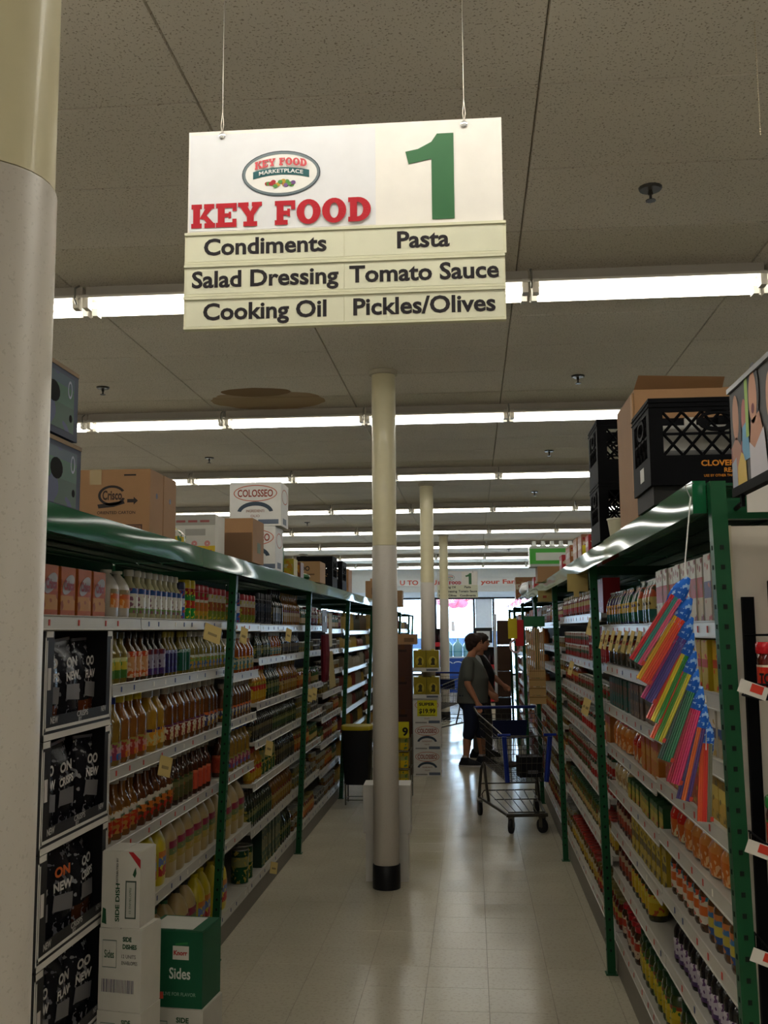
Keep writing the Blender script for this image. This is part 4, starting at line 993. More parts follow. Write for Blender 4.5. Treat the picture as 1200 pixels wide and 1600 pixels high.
# brown cartons with an oval logo
for k, (x, y, lb) in enumerate([(-1.53, 4.05, 'brown carton with dark oval logo and arrow, on left rack'), (-1.53, 4.235, 'brown carton tucked behind the one with the oval logo')]):
    t = bigbox('carton', lb, (x, y, DK), .46, .175, .27, 0, card, None if k else 'a08a62', 'box', 'brown cartons on the left rack')
    if k == 0:
        f_ = -.0876
        part('logo', MB().ringxz(.07, .165, (.058, .042), (.047, .032), f_, 24, .0008, .15 * PI, 1.9 * PI), ink, t)
        part('logo_shadow', MB().xz([[(.01, .128), (.12, .143), (.125, .131), (.08, .118), (.015, .112)]], f_), ink, t)
        lettering(t, 'Crisco', .072, .166, .082, .04, f_ - .001, M('3a2a20', .6), .03)
        part('arrow', MB().xz([[(.135, .135), (.162, .135), (.162, .126), (.18, .142), (.162, .158), (.162, .149), (.135, .149)]], f_), ink, t)
        lettering(t, 'ORIENTED CARTON', .09, .094, .16, .012, f_ - .001, ink, .01)
        panel(t, .06, .20, .005, .045, f_, M('4a342a', .7), 'code_panel'); panel(t, .065, .195, .01, .04, f_ - .001, M('7c5a40', .7), 'code_panel')
        bc = MB()
        for i in range(18): bc.box(.067 + i * .0068, .067 + i * .0068 + random.choice((.002, .004)), f_ - .0025, f_ - .0018, .013, .037)
        part('barcode', bc, ink, t)
        panel(t, .12, .17, .245, .252, f_, ink, 'small_print')
    part('emblem', MB().lathe([(.012, 0), (.012, .0008)], 12).xf(Matrix.Rotation(PI / 2, 4, 'Y')), M('3a4a6a', .5), t, (.2302, 0, .17))
# wrapped yellow and white packs
for k, (y, dz) in enumerate([(4.42, 0), (4.60, 0)]):
    pouch('wrap%d' % k, 'wrapped_pack', .15, .12, .10, [(0, 'c8b030'), (.5, 'd0ccc0'), (.8, 'b8a830')], '4a7a58', .58, 'd8d8d0', 'pack')
    inst('wrap%d' % k, (-1.40, y, DK), PI / 2, '%s plastic wrapped yellow and white pack on the left rack' % ['nearer', 'farther'][k], 'wrapped packs on the left rack')
# open brown carton, white and yellow carton, white boxes with red and blue print
t = bigbox('carton', 'open brown carton behind the white and yellow box', (-1.42, 5.78, DK), .36, .30, .25, 0, card, None, 'box', 'brown cartons on the left rack', flaps=False)
part('dark_print', MB().box(.12 - .24, .175, -.1507, -.15, .0, .17), card_d, t)
part('green_mark', MB().box(.1801, .1808, -.03, .06, .06, .12), M('4a5a38', .6), t)
t = bigbox('carton', 'white and yellow carton with pink rosettes on the left rack', (-1.46, 5.3, DK), .225, .2, .225, 0, white, None, 'box')
panel(t, -.112, .112, .17, .224, -.1002, M('a8a49c', .6), 'grey_band'); panel(t, -.112, .112, .0, .06, -.1002, M('d8b428', .5), 'yellow_band')
for i in range(3):
    part('rosette', MB().ringxz(-.07 + i * .07, .072, (.016, .016), (.004, .004), -.101, 12), M('d48a86', .5), t)
    panel(t, -.10 + i * .065, -.05 + i * .065, .185, .197, -.101, M('a05a58', .6), 'small_print')
lettering(t, 'BIN', .05, .018, .09, .04, -.1012, M('b84a34', .5), .03)
panel(t, -.05, .06, .115, .15, -.1012, M('a5a19a', .6), 'small_print')
def colosseo(lb, loc, w=.33, d=.26, h=.285, rz=0, group=None, price=False):
    t = bigbox('carton', lb, loc, w, d, h, rz, M('cfcdc8', .5), None, 'box', group)
    f_ = -d / 2 - .0004
    k = h / .285
    part('oval', MB().ringxz(0, .215 * k, (.145, .055 * k), (.139, .049 * k), f_, 26), M('b0583e', .5), t)
    if not price: lettering(t, 'COLOSSEO', 0, .215 * k, .235, .05 * k, f_ - .001, M('8a3a2a', .5), .025)
    part('emblem', MB().ringxz(0, .085 * k, (.12, .075 * k), (.095, .048 * k), f_, 16, .0008, .05 * PI, .95 * PI), M('33404e', .5), t)
    lettering(t, 'INGREDIENTI', 0, .098 * k, .12, .018 * k, f_ - .001, M('8a5a4a', .5), .01)
    lettering(t, 'OLIO', 0, .065 * k, .06, .016 * k, f_ - .001, M('8a5a4a', .5), .01)
    panel(t, .02, .155, .012, .042 * k, f_, M('5a6474', .6), 'code_panel'); panel(t, -.14, .0, .012, .026 * k, f_, M('8a8884', .6), 'small_print')
    s_ = part('side_oval', MB().ringxz(0, .2 * k, (.1, .05 * k), (.094, .044 * k), 0, 20), M('b0583e', .5), t, (w / 2 + .0012, 0, 0), PI / 2)
    panel(t, -.06, .06, .015, .055 * k, w / 2 + .0003, M('5a6474', .6), 'code_panel', 'x')
    if price:
        panel(t, -.115, .125, .09 * k, .27 * k, f_ - .003, M('d2cc20', .5), 'price_card')
        lettering(t, '$19.99', .005, .145 * k, .20, .062 * k, f_ - .0055, M('14140e', .5), .03)
        lettering(t, 'SUPER', .0, .225 * k, .19, .035 * k, f_ - .0055, M('14140e', .5), .03)
        panel(t, -.09, .10, .100 * k, .106 * k, f_ - .004, M('14140e', .5), 'small_print')
    return t
colosseo('white carton with red oval print, upper of two on left rack', (-1.40, 6.55, DK + .29), .34, .26, .285, 0, 'white cartons with red ovals')
colosseo('white carton with red oval print, lower of two on left rack', (-1.42, 6.55, DK), .31, .26, .285, 0, 'white cartons with red ovals')
# small things on the left rack further along
for k, (x, y, w, d, h, c, lb) in enumerate([(-1.42, 7.05, .16, .14, .20, '1e5a34', 'narrow green box on the left rack behind the white cartons'), (-1.38, 7.32, .18, .16, .13, 'a8962a', 'yellow snack box on the left rack'),
                                            (-1.36, 7.55, .16, .14, .12, '6a3a24', 'small brown and red box on the left rack')]):
    t = bigbox('snack_box', lb, (x, y, DK), w, d, h, 0, M(c, .5), None, 'box', 'small boxes on the left rack')
    part('front_print', MB().box(-w / 2 + .01, w / 2 - .01, -d / 2 - .001, -d / 2 - .0002, .01, h - .01), LB(.01, h - .01, [(0, c), (.5, 'a8a080'), (.75, c)], 'b07a2a', .55, 25), t)
t = bigbox('carton', 'light brown carton with dark lettering on the left rack', (-1.40, 8.3, DK), .33, .3, .17, 0, M('a8845c', .7), 'b09a70', 'box', 'brown cartons on the left rack')
lettering(t, 'BARDO', .0, .115, .16, .04, -.1512, ink, .03); panel(t, -.11, .12, .06, .072, -.1503, card_d, 'small_print')
tt = thing('scrap_bag', 'crumpled yellow and green plastic bag on the left rack', 'bag', (-1.33, 7.88, DK))
part('body', MB().ell((0, 0, .03), (.06, .09, .03), 10, 6), LB(0, .06, [(0, 'c8c490'), (.5, 'd8d4c0')], '2a5a34', .55, 20), tt)
# milk crates
def crate(label, loc, rz=0, letters=False, simple=False):
    t = thing('milk_crate', label, 'crate', loc, rz, 'black milk crates')
    W, H_ = .33, .28; w = W / 2; th = .012
    part('base', MB().box(-w, w, -w, w, 0, .01), black, t)
    for i, (a, b) in enumerate(((-1, -1), (1, -1), (1, 1), (-1, 1))):
        cx, cy = a * (w - .022), b * (w - .022)
        part('corner', MB().box(cx - .022, cx + .022, cy - .022, cy + .022, .01, H_), black, t)
    for q in range(4):
        s = MB(); iw = w - .044
        s.box(-iw, iw, -w, -w + th, .01, .095)                       # lower band
        s.box(-iw, iw, -w, -w + th, .235, H_)                        # upper rim
        for z in (.25, .265): s.box(-w, w, -w - .003, -w, z, z + .004)
        s.box(-iw, iw, -w + .002, -w + .008, .160, .168)
        # diagonal lattice
        n = 4; st = 2 * iw / n; z0, z1 = .095, .235
        def bar(x0, za, x1, zb):
            s.tube([(x0, -w + .005, za), (x1, -w + .005, zb)], .0048, 4)
        for i in range(-2, n + 2):
            for sg in (1, -1):
                xa = -iw + i * st; xb = xa + st * 2
                pts = (xa, xb) if sg > 0 else (xb, xa)
                # clip to panel
                def clip(p0, p1):
                    (xA, zA), (xB, zB) = p0, p1
                    t0, t1 = 0, 1; dx = xB - xA
                    for lim, sgn_ in ((-iw, 1), (iw, -1)):
                        if dx == 0: continue
                        tt_ = (lim - xA) / dx
                        if (dx > 0) == (sgn_ > 0): t0 = max(t0, tt_)
                        else: t1 = min(t1, tt_)
                    if t1 - t0 < .05: return None
                    return (xA + dx * t0, zA + (zB - zA) * t0), (xA + dx * t1, zA + (zB - zA) * t1)
                c_ = clip((pts[0], z0), (pts[1], z1))
                if c_: bar(c_[0][0], c_[0][1], c_[1][0], c_[1][1])
        # hand hold
        s.ringxz(0.05 if q == 0 else 0, .205, (.062, .034), (.05, .022), -w, 20, th)
        part('side', s, black, t, (0, 0, 0), q * PI / 2)
    if letters:
        lt = M('c87c1c', .5)
        lettering(t, 'CLOVER', .045, .068, .105, .019, -w - .001, lt, .03)
        lettering(t, 'FARMS', .125, .068, .05, .019, -w - .001, lt, .03)
        lettering(t, 'READING', .105, .045, .085, .015, -w - .001, lt, .03)
        lettering(t, 'USE BY OTHER THAN OWNER', .07, .028, .14, .008, -w - .001, lt, .015)
        part('sticker', MB().box(-w - .0012, -w - .0002, -.05, .02, .03, .075), M('cfcfc8', .5), t)
    return t
crate('black milk crate with orange lettering, nearest on the right rack', (.735, 3.37, 2.1975), 0, True)
sp = part('spacer_board', MB().box(.58, .90, 3.22, 3.53, 2.1375, 2.197), M('1c1a18', .7)); tag(sp, 'flat dark spacer added beneath the nearest black crate', 'box')  # added riser under the crate, coloured dark like the crate's underside
w_ = thing('white_jug_pack', 'white jugs standing inside the nearest black crate', 'jug', (.735, 3.37, 2.2085))
part('body', MB().box(-.11, .11, -.06, .11, 0, .2).lathe([(.02, .2), (.02, .235)], 10), M('cfccc4', .4), w_)
part('grey_wrap', MB().box(-.112, .112, -.1, -.06, 0, .11), M('8a8a88', .35), w_)
t = bigbox('carton', 'tall torn brown carton behind the nearest black crate', (.80, 3.80, 2.1375), .42, .42, .46, 0, card, None, 'box', None)
part('torn_flap', MB().hexa([(-.21, -.21, .46), (.1, -.21, .46), (.1, -.207, .46), (-.21, -.207, .46), (-.20, -.26, .50), (.1, -.25, .49), (.1, -.247, .49), (-.2, -.257, .50)]), card, t)
part('torn_edge', MB().box(-.216, -.211, -.2, -.16, .1, .45), M('b48c62', .7), t)
crate('black milk crate at the bottom of the stack on the right rack', (.745, 4.74, 2.1375), 0)
crate('black milk crate on top of another on the right rack', (.745, 4.74, 2.418), 0)
tb = thing('paper_cup', 'white paper cup on the right rack before the crate stack', 'cup', (.635, 4.42, 2.1375))
part('body', MB().lathe([(.03, 0), (.042, .08)], 14), M('d0cab0', .5), tb); part('rim', MB().lathe([(.043, .078), (.0445, .08), (.0445, .084), (.043, .086)], 14), M('dcd8c8', .4), tb)
for y, z, lb in [(9.2, DK, 'large black crate on the left rack beside the light carton'), (9.9, DK, 'smaller black crate on the left rack, far along')]:
    c_ = crate(lb, (-1.42, y, z)); 
t = bigbox('carton', 'brown carton on the left rack just before the pillar', (-1.42, 10.5, DK), .3, .3, .24, 0, M('a87a50', .7), None, 'box', 'brown cartons on the left rack')
panel(t, .0, .12, .04, .16, -.1503, M('d0c8bc', .6), 'sticker')
for k, (y, z, w, d, h, c, lb) in enumerate([(15.2, DK, .34, .3, .34, '9a7450', 'brown carton on the far left rack, nearest of three'), (15.7, DK, .3, .3, .4, 'a57e55', 'tall brown carton on the far left rack'), (17.5, DK, .45, .35, .28, '8a6a48', 'brown carton at the far end of the left rack')]):
    t = bigbox('carton', lb, (-1.42, y, z), w, d, h, 0, M(c, .7), None, 'box', 'brown cartons on the left rack')
    part('dark_mark', MB().box(-.08, .05, -d / 2 - .001, -d / 2 - .0003, h * .4, h * .7), card_d, t)
# goods along the top of the right rack
spec = [(5.62, .14, .14, .12, 'a02a2c', 'red box with white top on the right rack after the crates'), (6.0, .16, .2, .155, '8a5a40', 'brown carton with red rim on the right rack, first'), (6.28, .16, .22, .16, '9a6a4a', 'brown carton with red rim on the right rack, second'),
        (6.75, .12, .3, .15, '9a6238', 'plain narrow brown carton on the right rack'), (7.3, .14, .2, .13, 'a83238', 'small red and brown packet on the right rack'), (9.6, .2, .16, .22, '7a4a30', 'upright brown and green packet on the right rack'),
        (10.6, .2, .3, .14, 'a83a34', 'red and white packet on the far right rack'), (11.7, .22, .3, .15, 'a8a49c', 'grey packet on the far right rack'), (13.0, .26, .3, .2, '9a7450', 'brown carton on the far right rack'), (15.0, .35, .35, .36, '8a6440', 'large brown carton at the far end of the right rack')]
for y, w, d, h, c, lb in spec:
    t = bigbox('carton', lb, (.64 + w / 2, y, DK), w, d, h, 0, M(c, .6), None, 'box', 'cartons on the right rack')
    part('front_print', MB().box(-w / 2 + .008, w / 2 - .008, -d / 2 - .001, -d / 2 - .0003, .01, h * .9), LB(.01, h * .9, [(0, c), (.55, 'b8a894'), (.8, c)], '8a2a2a', .6, 22), t)
    part('side_print', MB().box(-w / 2 - .001, -w / 2 - .0003, -d / 2 + .01, d / 2 - .01, .01, h * .9), LB(.01, h * .9, [(0, c), (.5, 'b09a84'), (.8, c)], '8a2a2a', .6, 22), t)
kf = thing('price_sign', 'small yellow card with black letters on the right rack', 'sign', (.64, 5.86, DK))
part('card', MB().box(0, .13, 0, .004, 0, .09), M('c8b820', .5), kf); lettering(kf, 'KF', .06, .045, .07, .045, -.002, M('14140e', .5), .04)
for k, (y, z) in enumerate([(8.6, DK + .13), (9.1, DK)]):
    t = thing('bottle_pack', ['shrink wrapped bottle pack with green band, upper', 'shrink wrapped bottle pack with green band, lower'][k], 'pack', (.80 - .12 * (1 - k), y, z if k == 0 else DK), 0, 'shrink wrapped bottle packs')
    zz = 0
    part('wrap', MB().box(-.19, .19, -.12, .12, 0, .17), M('b8beb8', .25), t)
    part('green_band', MB().box(-.192, .192, -.122, -.12, .02, .15), M('46a83a', .4), t); part('white_panel', MB().box(-.14, .17, -.1228, -.122, .05, .115), M('cfd4cc', .4), t)
    for i in range(5): part('bottle_neck', MB().lathe([(.03, .17), (.018, .19), (.016, .215)], 10), M('c8ccc8', .2), t, (-.15 + i * .075, -.07, 0))
bigbox('carton', 'flat carton beneath the upper green banded bottle pack', (.70, 8.6, DK), .3, .26, .126, 0, M('9a7450', .7), None, 'box', 'cartons on the right rack')
pb = thing('plastic_bag', 'crumpled white plastic bag on the far right rack', 'bag', (.66, 12.3, DK))
part('body', MB().ell((0, 0, .07), (.09, .2, .07), 10, 6).ell((0, .12, .1), (.07, .1, .08), 8, 6), M('d4d6d8', .3), pb)

# poster over the end of the right-hand run
po = thing('poster_board', 'glossy printed poster of smiling people above the right rack end', 'poster', (.64, 2.49, 2.085))
PL, PH = .72, .235
part('board', MB().box(.0, .012, -PL, 0, 0, PH), M('26221f', .5, 0, .25), po)
part('frame_top', MB().box(-.006, .018, -PL, .004, PH, PH + .012), M('8e8e90', .3, .6), po)
part('frame_bottom', MB().box(-.004, .016, -PL, 0, -.022, 0), black, po)
part('stand', MB().box(.002, .010, -.06, -.045, -.05, -.022).tube([(.006, -.052, -.04), (.05, .19, -.028)], .006, 6).tube([(.006, -.5, -.03), (.3, .19, -.028)], .006, 6), black, po)
def pos(poly, c, lift):
    part('print', MB().add([(-.0008 - lift, a - PL, b) for a, b in poly], [tuple(reversed(range(len(poly))))]), M(c, .5, 0, .25), po)
# y measured from the near end; far end is at PL
def ovl(cy, cz, ry, rz_, n=18): return [(cy + ry * math.cos(2 * PI * i / n), cz + rz_ * math.sin(2 * PI * i / n)) for i in range(n)]
F_ = PL
for poly, c, l in [
    ([(F_, .0), (F_, .10), (F_ - .10, .10), (F_ - .12, .0)], '7a3028', .0002), (ovl(F_ - .06, .135, .035, .075), '1c1512', .0004), (ovl(F_ - .052, .165, .027, .055), 'b07a5a', .0006),
    ([(F_ - .01, .1), (F_ - .05, .12), (F_ - .09, .09), (F_ - .08, .02), (F_ - .02, .02)], 'a0664a', .0006), ([(F_ - .005, .0), (F_ - .004, .06), (F_ - .045, .07), (F_ - .05, 0)], '8f96a4', .0008),
    ([(F_ - .05, 0), (F_ - .055, .045), (F_ - .09, .075), (F_ - .125, .06), (F_ - .13, 0)], 'c8a42a', .0008), (ovl(F_ - .13, .175, .04, .06), '15110f', .0004), (ovl(F_ - .125, .15, .022, .045), 'a8584c', .0006),
    ([(F_ - .10, .08), (F_ - .11, .13), (F_ - .15, .14), (F_ - .165, .05), (F_ - .12, .05)], '4f93b8', .001), ([(F_ - .14, .1), (F_ - .14, .235), (F_ - .165, .235), (F_ - .165, .1)], '8fb048', .0012),
    (ovl(F_ - .21, .19, .045, .07), '17110e', .0012), (ovl(F_ - .205, .18, .032, .06), 'bd8260', .0014), ([(F_ - .165, .07), (F_ - .185, .13), (F_ - .25, .14), (F_ - .29, .06), (F_ - .2, .05)], 'b57a58', .0014),
    ([(F_ - .165, .0), (F_ - .165, .085), (F_ - .205, .065), (F_ - .28, .1), (F_ - .3, 0)], 'b9b4bc', .0016), (ovl(F_ - .205, .155, .012, .012), '6a1c20', .0018),
    (ovl(F_ - .34, .16, .04, .065), '2a1a12', .001), (ovl(F_ - .335, .155, .03, .055), 'b88060', .0012), ([(F_ - .3, 0), (F_ - .31, .08), (F_ - .4, .08), (F_ - .42, 0)], '5a7a9a', .0014),
    (ovl(F_ - .5, .16, .04, .065), '1a1210', .001), (ovl(F_ - .49, .155, .03, .055), 'a87050', .0012), ([(F_ - .44, 0), (F_ - .45, .08), (F_ - .56, .08), (F_ - .58, 0)], 'a04a5a', .0014)]:
    pos(poly, c, l)
wc = part('white_card', MB().box(.70, 1.4, 2.60, 2.605, 2.04, 2.15), M('cfcac4', .5)); tag(wc, 'white card strip under the poster at the rack end', 'card')

# ------------------------------------------------------------------ wire rack with salsa jars on the end panel
jr = thing('wire_rack', 'black wire rack of salsa jars hung on the white end panel', 'rack', (0, 0, 0))
part('upright', MB().box(.712, .742, 2.735, 2.752, .1, 1.83), black, jr)
part('upright', MB().box(1.12, 1.15, 2.735, 2.752, .1, 1.83), black, jr)
for z in (1.575, 1.195, .945):
    b = MB(); x0, x1, y0, y1 = .70, 1.16, 2.565, 2.733
    for zz in (z, z + .035): b.tube([(x0, y1, zz), (x0, y0, zz), (x1, y0, zz), (x1, y1, zz)], .003, 5)
    k = x0
    while k <= x1 + .001:
        b.tube([(k, y1, z), (k, y0, z), (k, y0, z + .035)], .0018, 4); k += .0165
    k = y0
    while k < y1: b.tube([(x0, k, z), (x0, k, z + .035)], .0018, 4); k += .02
    part('basket', b, black, jr)
    o = part('price_tag', MB().box(-.04, .03, -.001, .001, -.016, .016), M('d4cfc6', .5), jr, (.685, 2.555, z + .022), 0, (0, .35, 0))
    part('red_mark', MB().box(-.012, .018, -.002, -.001, -.006, .014), M('c83a28', .5), o)
part('side_wire', MB().tube([(.775, 2.72, 1.87), (.775, 2.72, 1.62)], .003, 5).tube([(.775, 2.72, 1.87), (1.1, 2.72, 1.87)], .003, 5).tube([(.712, 2.73, 1.73), (.8, 2.70, 1.73)], .003, 5), black, jr)
def salsa(key, lid, band):
    r, h = .042, .135
    b = MB().lathe([(r * .9, 0), (r, .008), (r, .09), (r * .92, .105), (r * .88, .108)], 18)
    l = MB().lathe([(r + .001, .022), (r + .001, .078)], 18, caps=False)
    c = MB().lathe([(r * 1.02, .106), (r * 1.05, .11), (r * 1.05, .13), (r * .97, h)], 18)
    tx = text_mb('TOSTITOS', 0, .045, .105, .026, 0, .04)
    tx.v = [((r + .0022) * math.sin(a / r), -(r + .0022) * math.cos(a / r), z) for a, y, z in tx.v]
    proto(key, 'salsa_jar', 'jar', 2 * r, 2 * r, h, [('body', b, M('5a1a10', .12, 0, .6, .3)), ('label', l, LB(.022, .078, [(0, 'b8281c'), (.9, band)], 'c03a20', .62)), ('lid', c, M(lid, .25)), ('lettering', tx, M('101010', .5))])
salsa('salsa_red', 'b81c22', 'c8b8a0'); salsa('salsa_green', '2a7a34', '3a8a3a')
for i in range(4):
    inst('salsa_red', (.757 + i * .092, 2.635, 1.578), .0, '%s red-lidded salsa jar in the upper wire basket' % ordn(i), 'salsa jars in the wire rack')
    inst('salsa_green', (.762 + i * .092, 2.635, 1.198), .0, '%s green-lidded salsa jar in the lower wire basket' % ordn(i), 'salsa jars in the wire rack')

# ------------------------------------------------------------------ strip of drinking straw packs
film = bpy.data.materials.new('clear_film'); film.use_nodes = True
fn = film.node_tree.nodes; fl_ = film.node_tree.links; fn.remove(fn['Principled BSDF'])
a1 = fn.new('ShaderNodeBsdfTransparent'); a2 = fn.new('ShaderNodeBsdfGlossy'); a2.inputs['Roughness'].default_value = .12; a3 = fn.new('ShaderNodeMixShader'); a3.inputs[0].default_value = .03
fl_.new(a1.outputs[0], a3.inputs[1]); fl_.new(a2.outputs[0], a3.inputs[2]); fl_.new(a3.outputs[0], fn['Material Output'].inputs[0])
strip = thing('clip_strip', 'white plastic clip strip hanging from the near green post', 'strip', (0, 0, 0))
Yp = 2.66
ptop = pix(1078, 752, y=Yp - .03); pbot = pix(1100, 1150, y=Yp - .03)
part('hook', MB().tube([ptop + Vector((.016, .035, .0)), ptop + Vector((-.012, 0, -.012)), ptop + Vector((-.006, 0, -.03)), ptop + Vector((0, 0, -.045))], .0016, 5), M('c8c8c8', .3, .8), strip)
sd = [ptop + Vector((0, 0, -.04)), pix(1070, 885, y=Yp - .03), pix(1085, 1000, y=Yp - .03), pix(1098, 1110, y=Yp - .036), pix(1103, 1142, y=Yp - .040), pix(1103, 1172, y=Yp - .046)]
part('strap', MB().tube(sd, .006, 6, flat=.25), M('d8d8d4', .4), strip)
packs = [((1066, 918), (990, 1038), ['c04a6a', '2a7a70', 'b01e28']), ((1070, 950), (1001, 1068), ['c83218', 'd04a1c', 'c89a20']), ((1072, 980), (1008, 1098), ['4a3880', '3a2e78', '9a1e60']),
         ((1074, 1005), (1017, 1130), ['2a7a2e', 'c8b428', 'b82a1c']), ((1078, 1034), (1023, 1160), ['b0a824', '4a8a3a', 'c8481c']), ((1082, 1062), (1036, 1192), ['1a6a48', '0f5a40', '2a4a44']),
         ((1090, 1090), (1050, 1228), ['c01e60', 'b81a50', '9a1838']), ((1096, 1118), (1066, 1254), ['4a2a70', 'c85a20', '3a2a68']), ((1103, 1142), (1100, 1288), ['6a6a58', 'c8281c', 'd0481c'])]
bl = LB(-.1, .1, [(0, '1e56b0'), (.5, '2464c4')], '8fb0dc', .57, 95, .3)
for i, (a, b, cols) in enumerate(packs):
    y = Yp - .038 - (8 - i) * .003
    A = pix(a[0], a[1], y=y); B = pix(b[0], b[1], y=y - .01)
    dirv = (B - A).normalized(); L_ = (B - A).length
    side = Vector((dirv.z, 0, -dirv.x)).normalized(); nrm = dirv.cross(side).normalized()
    if nrm.y > 0: nrm = -nrm
    nm = ['topmost', 'second', 'third', 'fourth', 'fifth', 'sixth', 'seventh', 'eighth', 'lowest'][i]
    names = ['pink, teal and red', 'orange and yellow', 'violet and magenta', 'green, yellow and red', 'yellow, green and orange', 'dark green', 'bright pink', 'purple and orange', 'red and orange'][i]
    t = thing('straw_pack', '%s straw pack on the hanging strip, %s straws' % (nm, names), 'straws', A, 0, 'straw packs hanging on the clip strip')
    # header
    hd = MB()
    def pt(u, v, w=0): return dirv * u + side * v + nrm * w
    hl = .042
    prof = [(-.03, .006, .003), (-.012, .014, .006), (.0, .019, .007), (.02, .021, .007), (hl, .019, .006)]
    P = []; n = 10
    for u, hw, tk in prof:
        for q in range(n):
            an = 2 * PI * q / n; P.append(pt(u, hw * math.cos(an), tk * math.sin(an)))
    hd.add(P, [(j * n + q, j * n + (q + 1) % n, (j + 1) * n + (q + 1) % n, (j + 1) * n + q) for j in range(len(prof) - 1) for q in range(n)], True)
    # torn points of the header
    hd.add([pt(hl, -.019, .006), pt(hl, -.002, .0062), pt(hl + .018, -.015, .006)], [(0, 1, 2), (2, 1, 0)]); hd.add([pt(hl, .002, .0062), pt(hl, .019, .006), pt(hl + .016, .015, .006)], [(0, 1, 2), (2, 1, 0)])
    part('header', hd, bl, t)
    if i: part('loop', MB().tube([Vector((0, .004, 0)), (pix(packs[i - 1][0][0], packs[i - 1][0][1], y=y + .002) - A) * .9], .0025, 5), M('2464c4', .4), t)
    k = len(cols)
    for q, c in enumerate(cols):
        for r_ in range(2):
            v = (q - (k - 1) / 2) * .0115 + (r_ - .5) * .0056
            part('straw', MB().tube([pt(hl - .012, v * .9, .004), pt(L_ * .97, v * 1.0, .004)], .0034, 7), M(c, .25, 0, .5, .3), t)
    part('wrap_film', MB().add([pt(hl, -.02, .009), pt(hl, .02, .009), pt(L_, .022, .009), pt(L_, -.022, .009)], [(0, 1, 2, 3)]).add([pt(hl, -.02, -.003), pt(hl, .02, -.003), pt(L_, .022, -.003), pt(L_, -.022, -.003)], [(3, 2, 1, 0)]), film, t)
    part('sticker', MB().add([pt(L_ * .91, -.021, .0095), pt(L_ * .91, -.013, .0095), pt(L_ * .96, -.013, .0095), pt(L_ * .96, -.021, .0095)], [(0, 1, 2, 3)]), M('a8301e', .5), t)

# ------------------------------------------------------------------ chip display cases, left foreground
bagm = LB(-.2, .3, [(0, '17171b'), (.5, '141418')], '3a3a40', .60, 16, .22)
for k in range(5):
    z = k * .351; y0, y1 = 3.13, 3.735; xf_ = -1.362; dp = .34; h = .348
    if k < 4: pass
    t = thing('display_case', 'black and white display case of snack bags, %s from the top of its stack' % ords[4 - k], 'display case', (xf_, (y0 + y1) / 2, z), 0, 'stacked snack display cases')
    hw = (y1 - y0) / 2
    part('shell', MB().box(-dp, 0, -hw, -hw + .006, 0, h).box(-dp, 0, hw - .006, hw, 0, h).box(-dp, 0, -hw, hw, 0, .006).box(-dp, -dp + .006, -hw, hw, .006, h), M('1a191c', .5), t)
    # front face: black card with rounded opening edge and white keylines
    fr = MB().box(0, .003, -hw, -hw + .07, 0, h).box(0, .003, hw - .055, hw, 0, h).box(0, .003, -hw + .06, hw - .05, 0, .075)
    part('front_card', fr, M('161518', .45), t)
    wl_ = MB().box(.0032, .0042, -hw + .0, hw, .0, .02).box(.0032, .0042, -hw + .012, hw - .012, .03, .040).box(.0032, .0042, -hw + .012, -hw + .019, .028, h - .03).box(.0032, .0042, hw - .019, hw - .012, .028, h - .03)
    wl_.box(.0032, .0042, -hw, -hw + .06, h - .02, h).box(.0032, .0042, hw - .05, hw, h - .02, h).box(.0032, .0042, -hw, -hw + .006, 0, h).box(.0032, .0042, hw - .006, hw, 0, h)
    part('keyline', wl_, M('cfcbc4', .5), t)
    lt = M('b8b4b0', .5)
    for s_, cy, cz, w, hh in (('NEW', -.22, .062, .06, .022), ('CRISPS', .02, .066, .1, .02), ('BY', .0, .048, .03, .013), ('NEW', .22, .066, .05, .02)):
        xface(t, s_, cy, cz, w, hh, .0035, lt, .03)
    rb = MB(); rb.box(.0045, .006, -hw + .022, -hw + .045, .16, .23)
    part('badge', rb, M('c8c0bc', .5), t)
    # bags inside
    rq = random.Random(40 + k)
    for i in range(3):
        key = 'snack%d_%d' % (k, i)
        pouch(key, 'snack_bag', .18, .085, .295, [(0, ['5a2e18', '17171a', '4a2a18', '17171a', '5a2c16'][k] if i != 1 else '1a1a1e'), (.28, '17171b'), (.6, '1b1b20')], '6a6a70' if i % 2 else '8a8a8c', .60, '6a6a70')
        o = inst(key, (xf_ - .06 - rq.uniform(0, .02), y0 + .115 + i * .185, z + .012), PI / 2 + rq.uniform(-.25, .25), '%s black snack bag in the display case %s from the top' % (ords[i], ords[4 - k]), 'black snack bags in display cases')
        o.rotation_euler = (rq.uniform(-.03, .05), rq.uniform(-.1, .1), PI / 2 + rq.uniform(-.2, .2))
        o.location.z = z + .02
        wd = [('CRISPS', .055), ('NEW', .09), ('FLAV', .06), ('NEW', .10)][(k + i) % 4]
        part('print_block', MB().xz([[(-.06, .10), (.055, .085), (.06, .14), (-.05, .15)]], -.0445), M('6e6c6e', .5), o)
        lettering(o, wd[0], 0, .175, .11, .03, -.0455, M('c8c4c0', .4), .04)
        lettering(o, 'ON' if i % 2 else 'OO', 0, .222, .09, .035, -.0435, M('c8602a' if (k == 2 and i == 1) else 'b8b4b0', .4), .04)
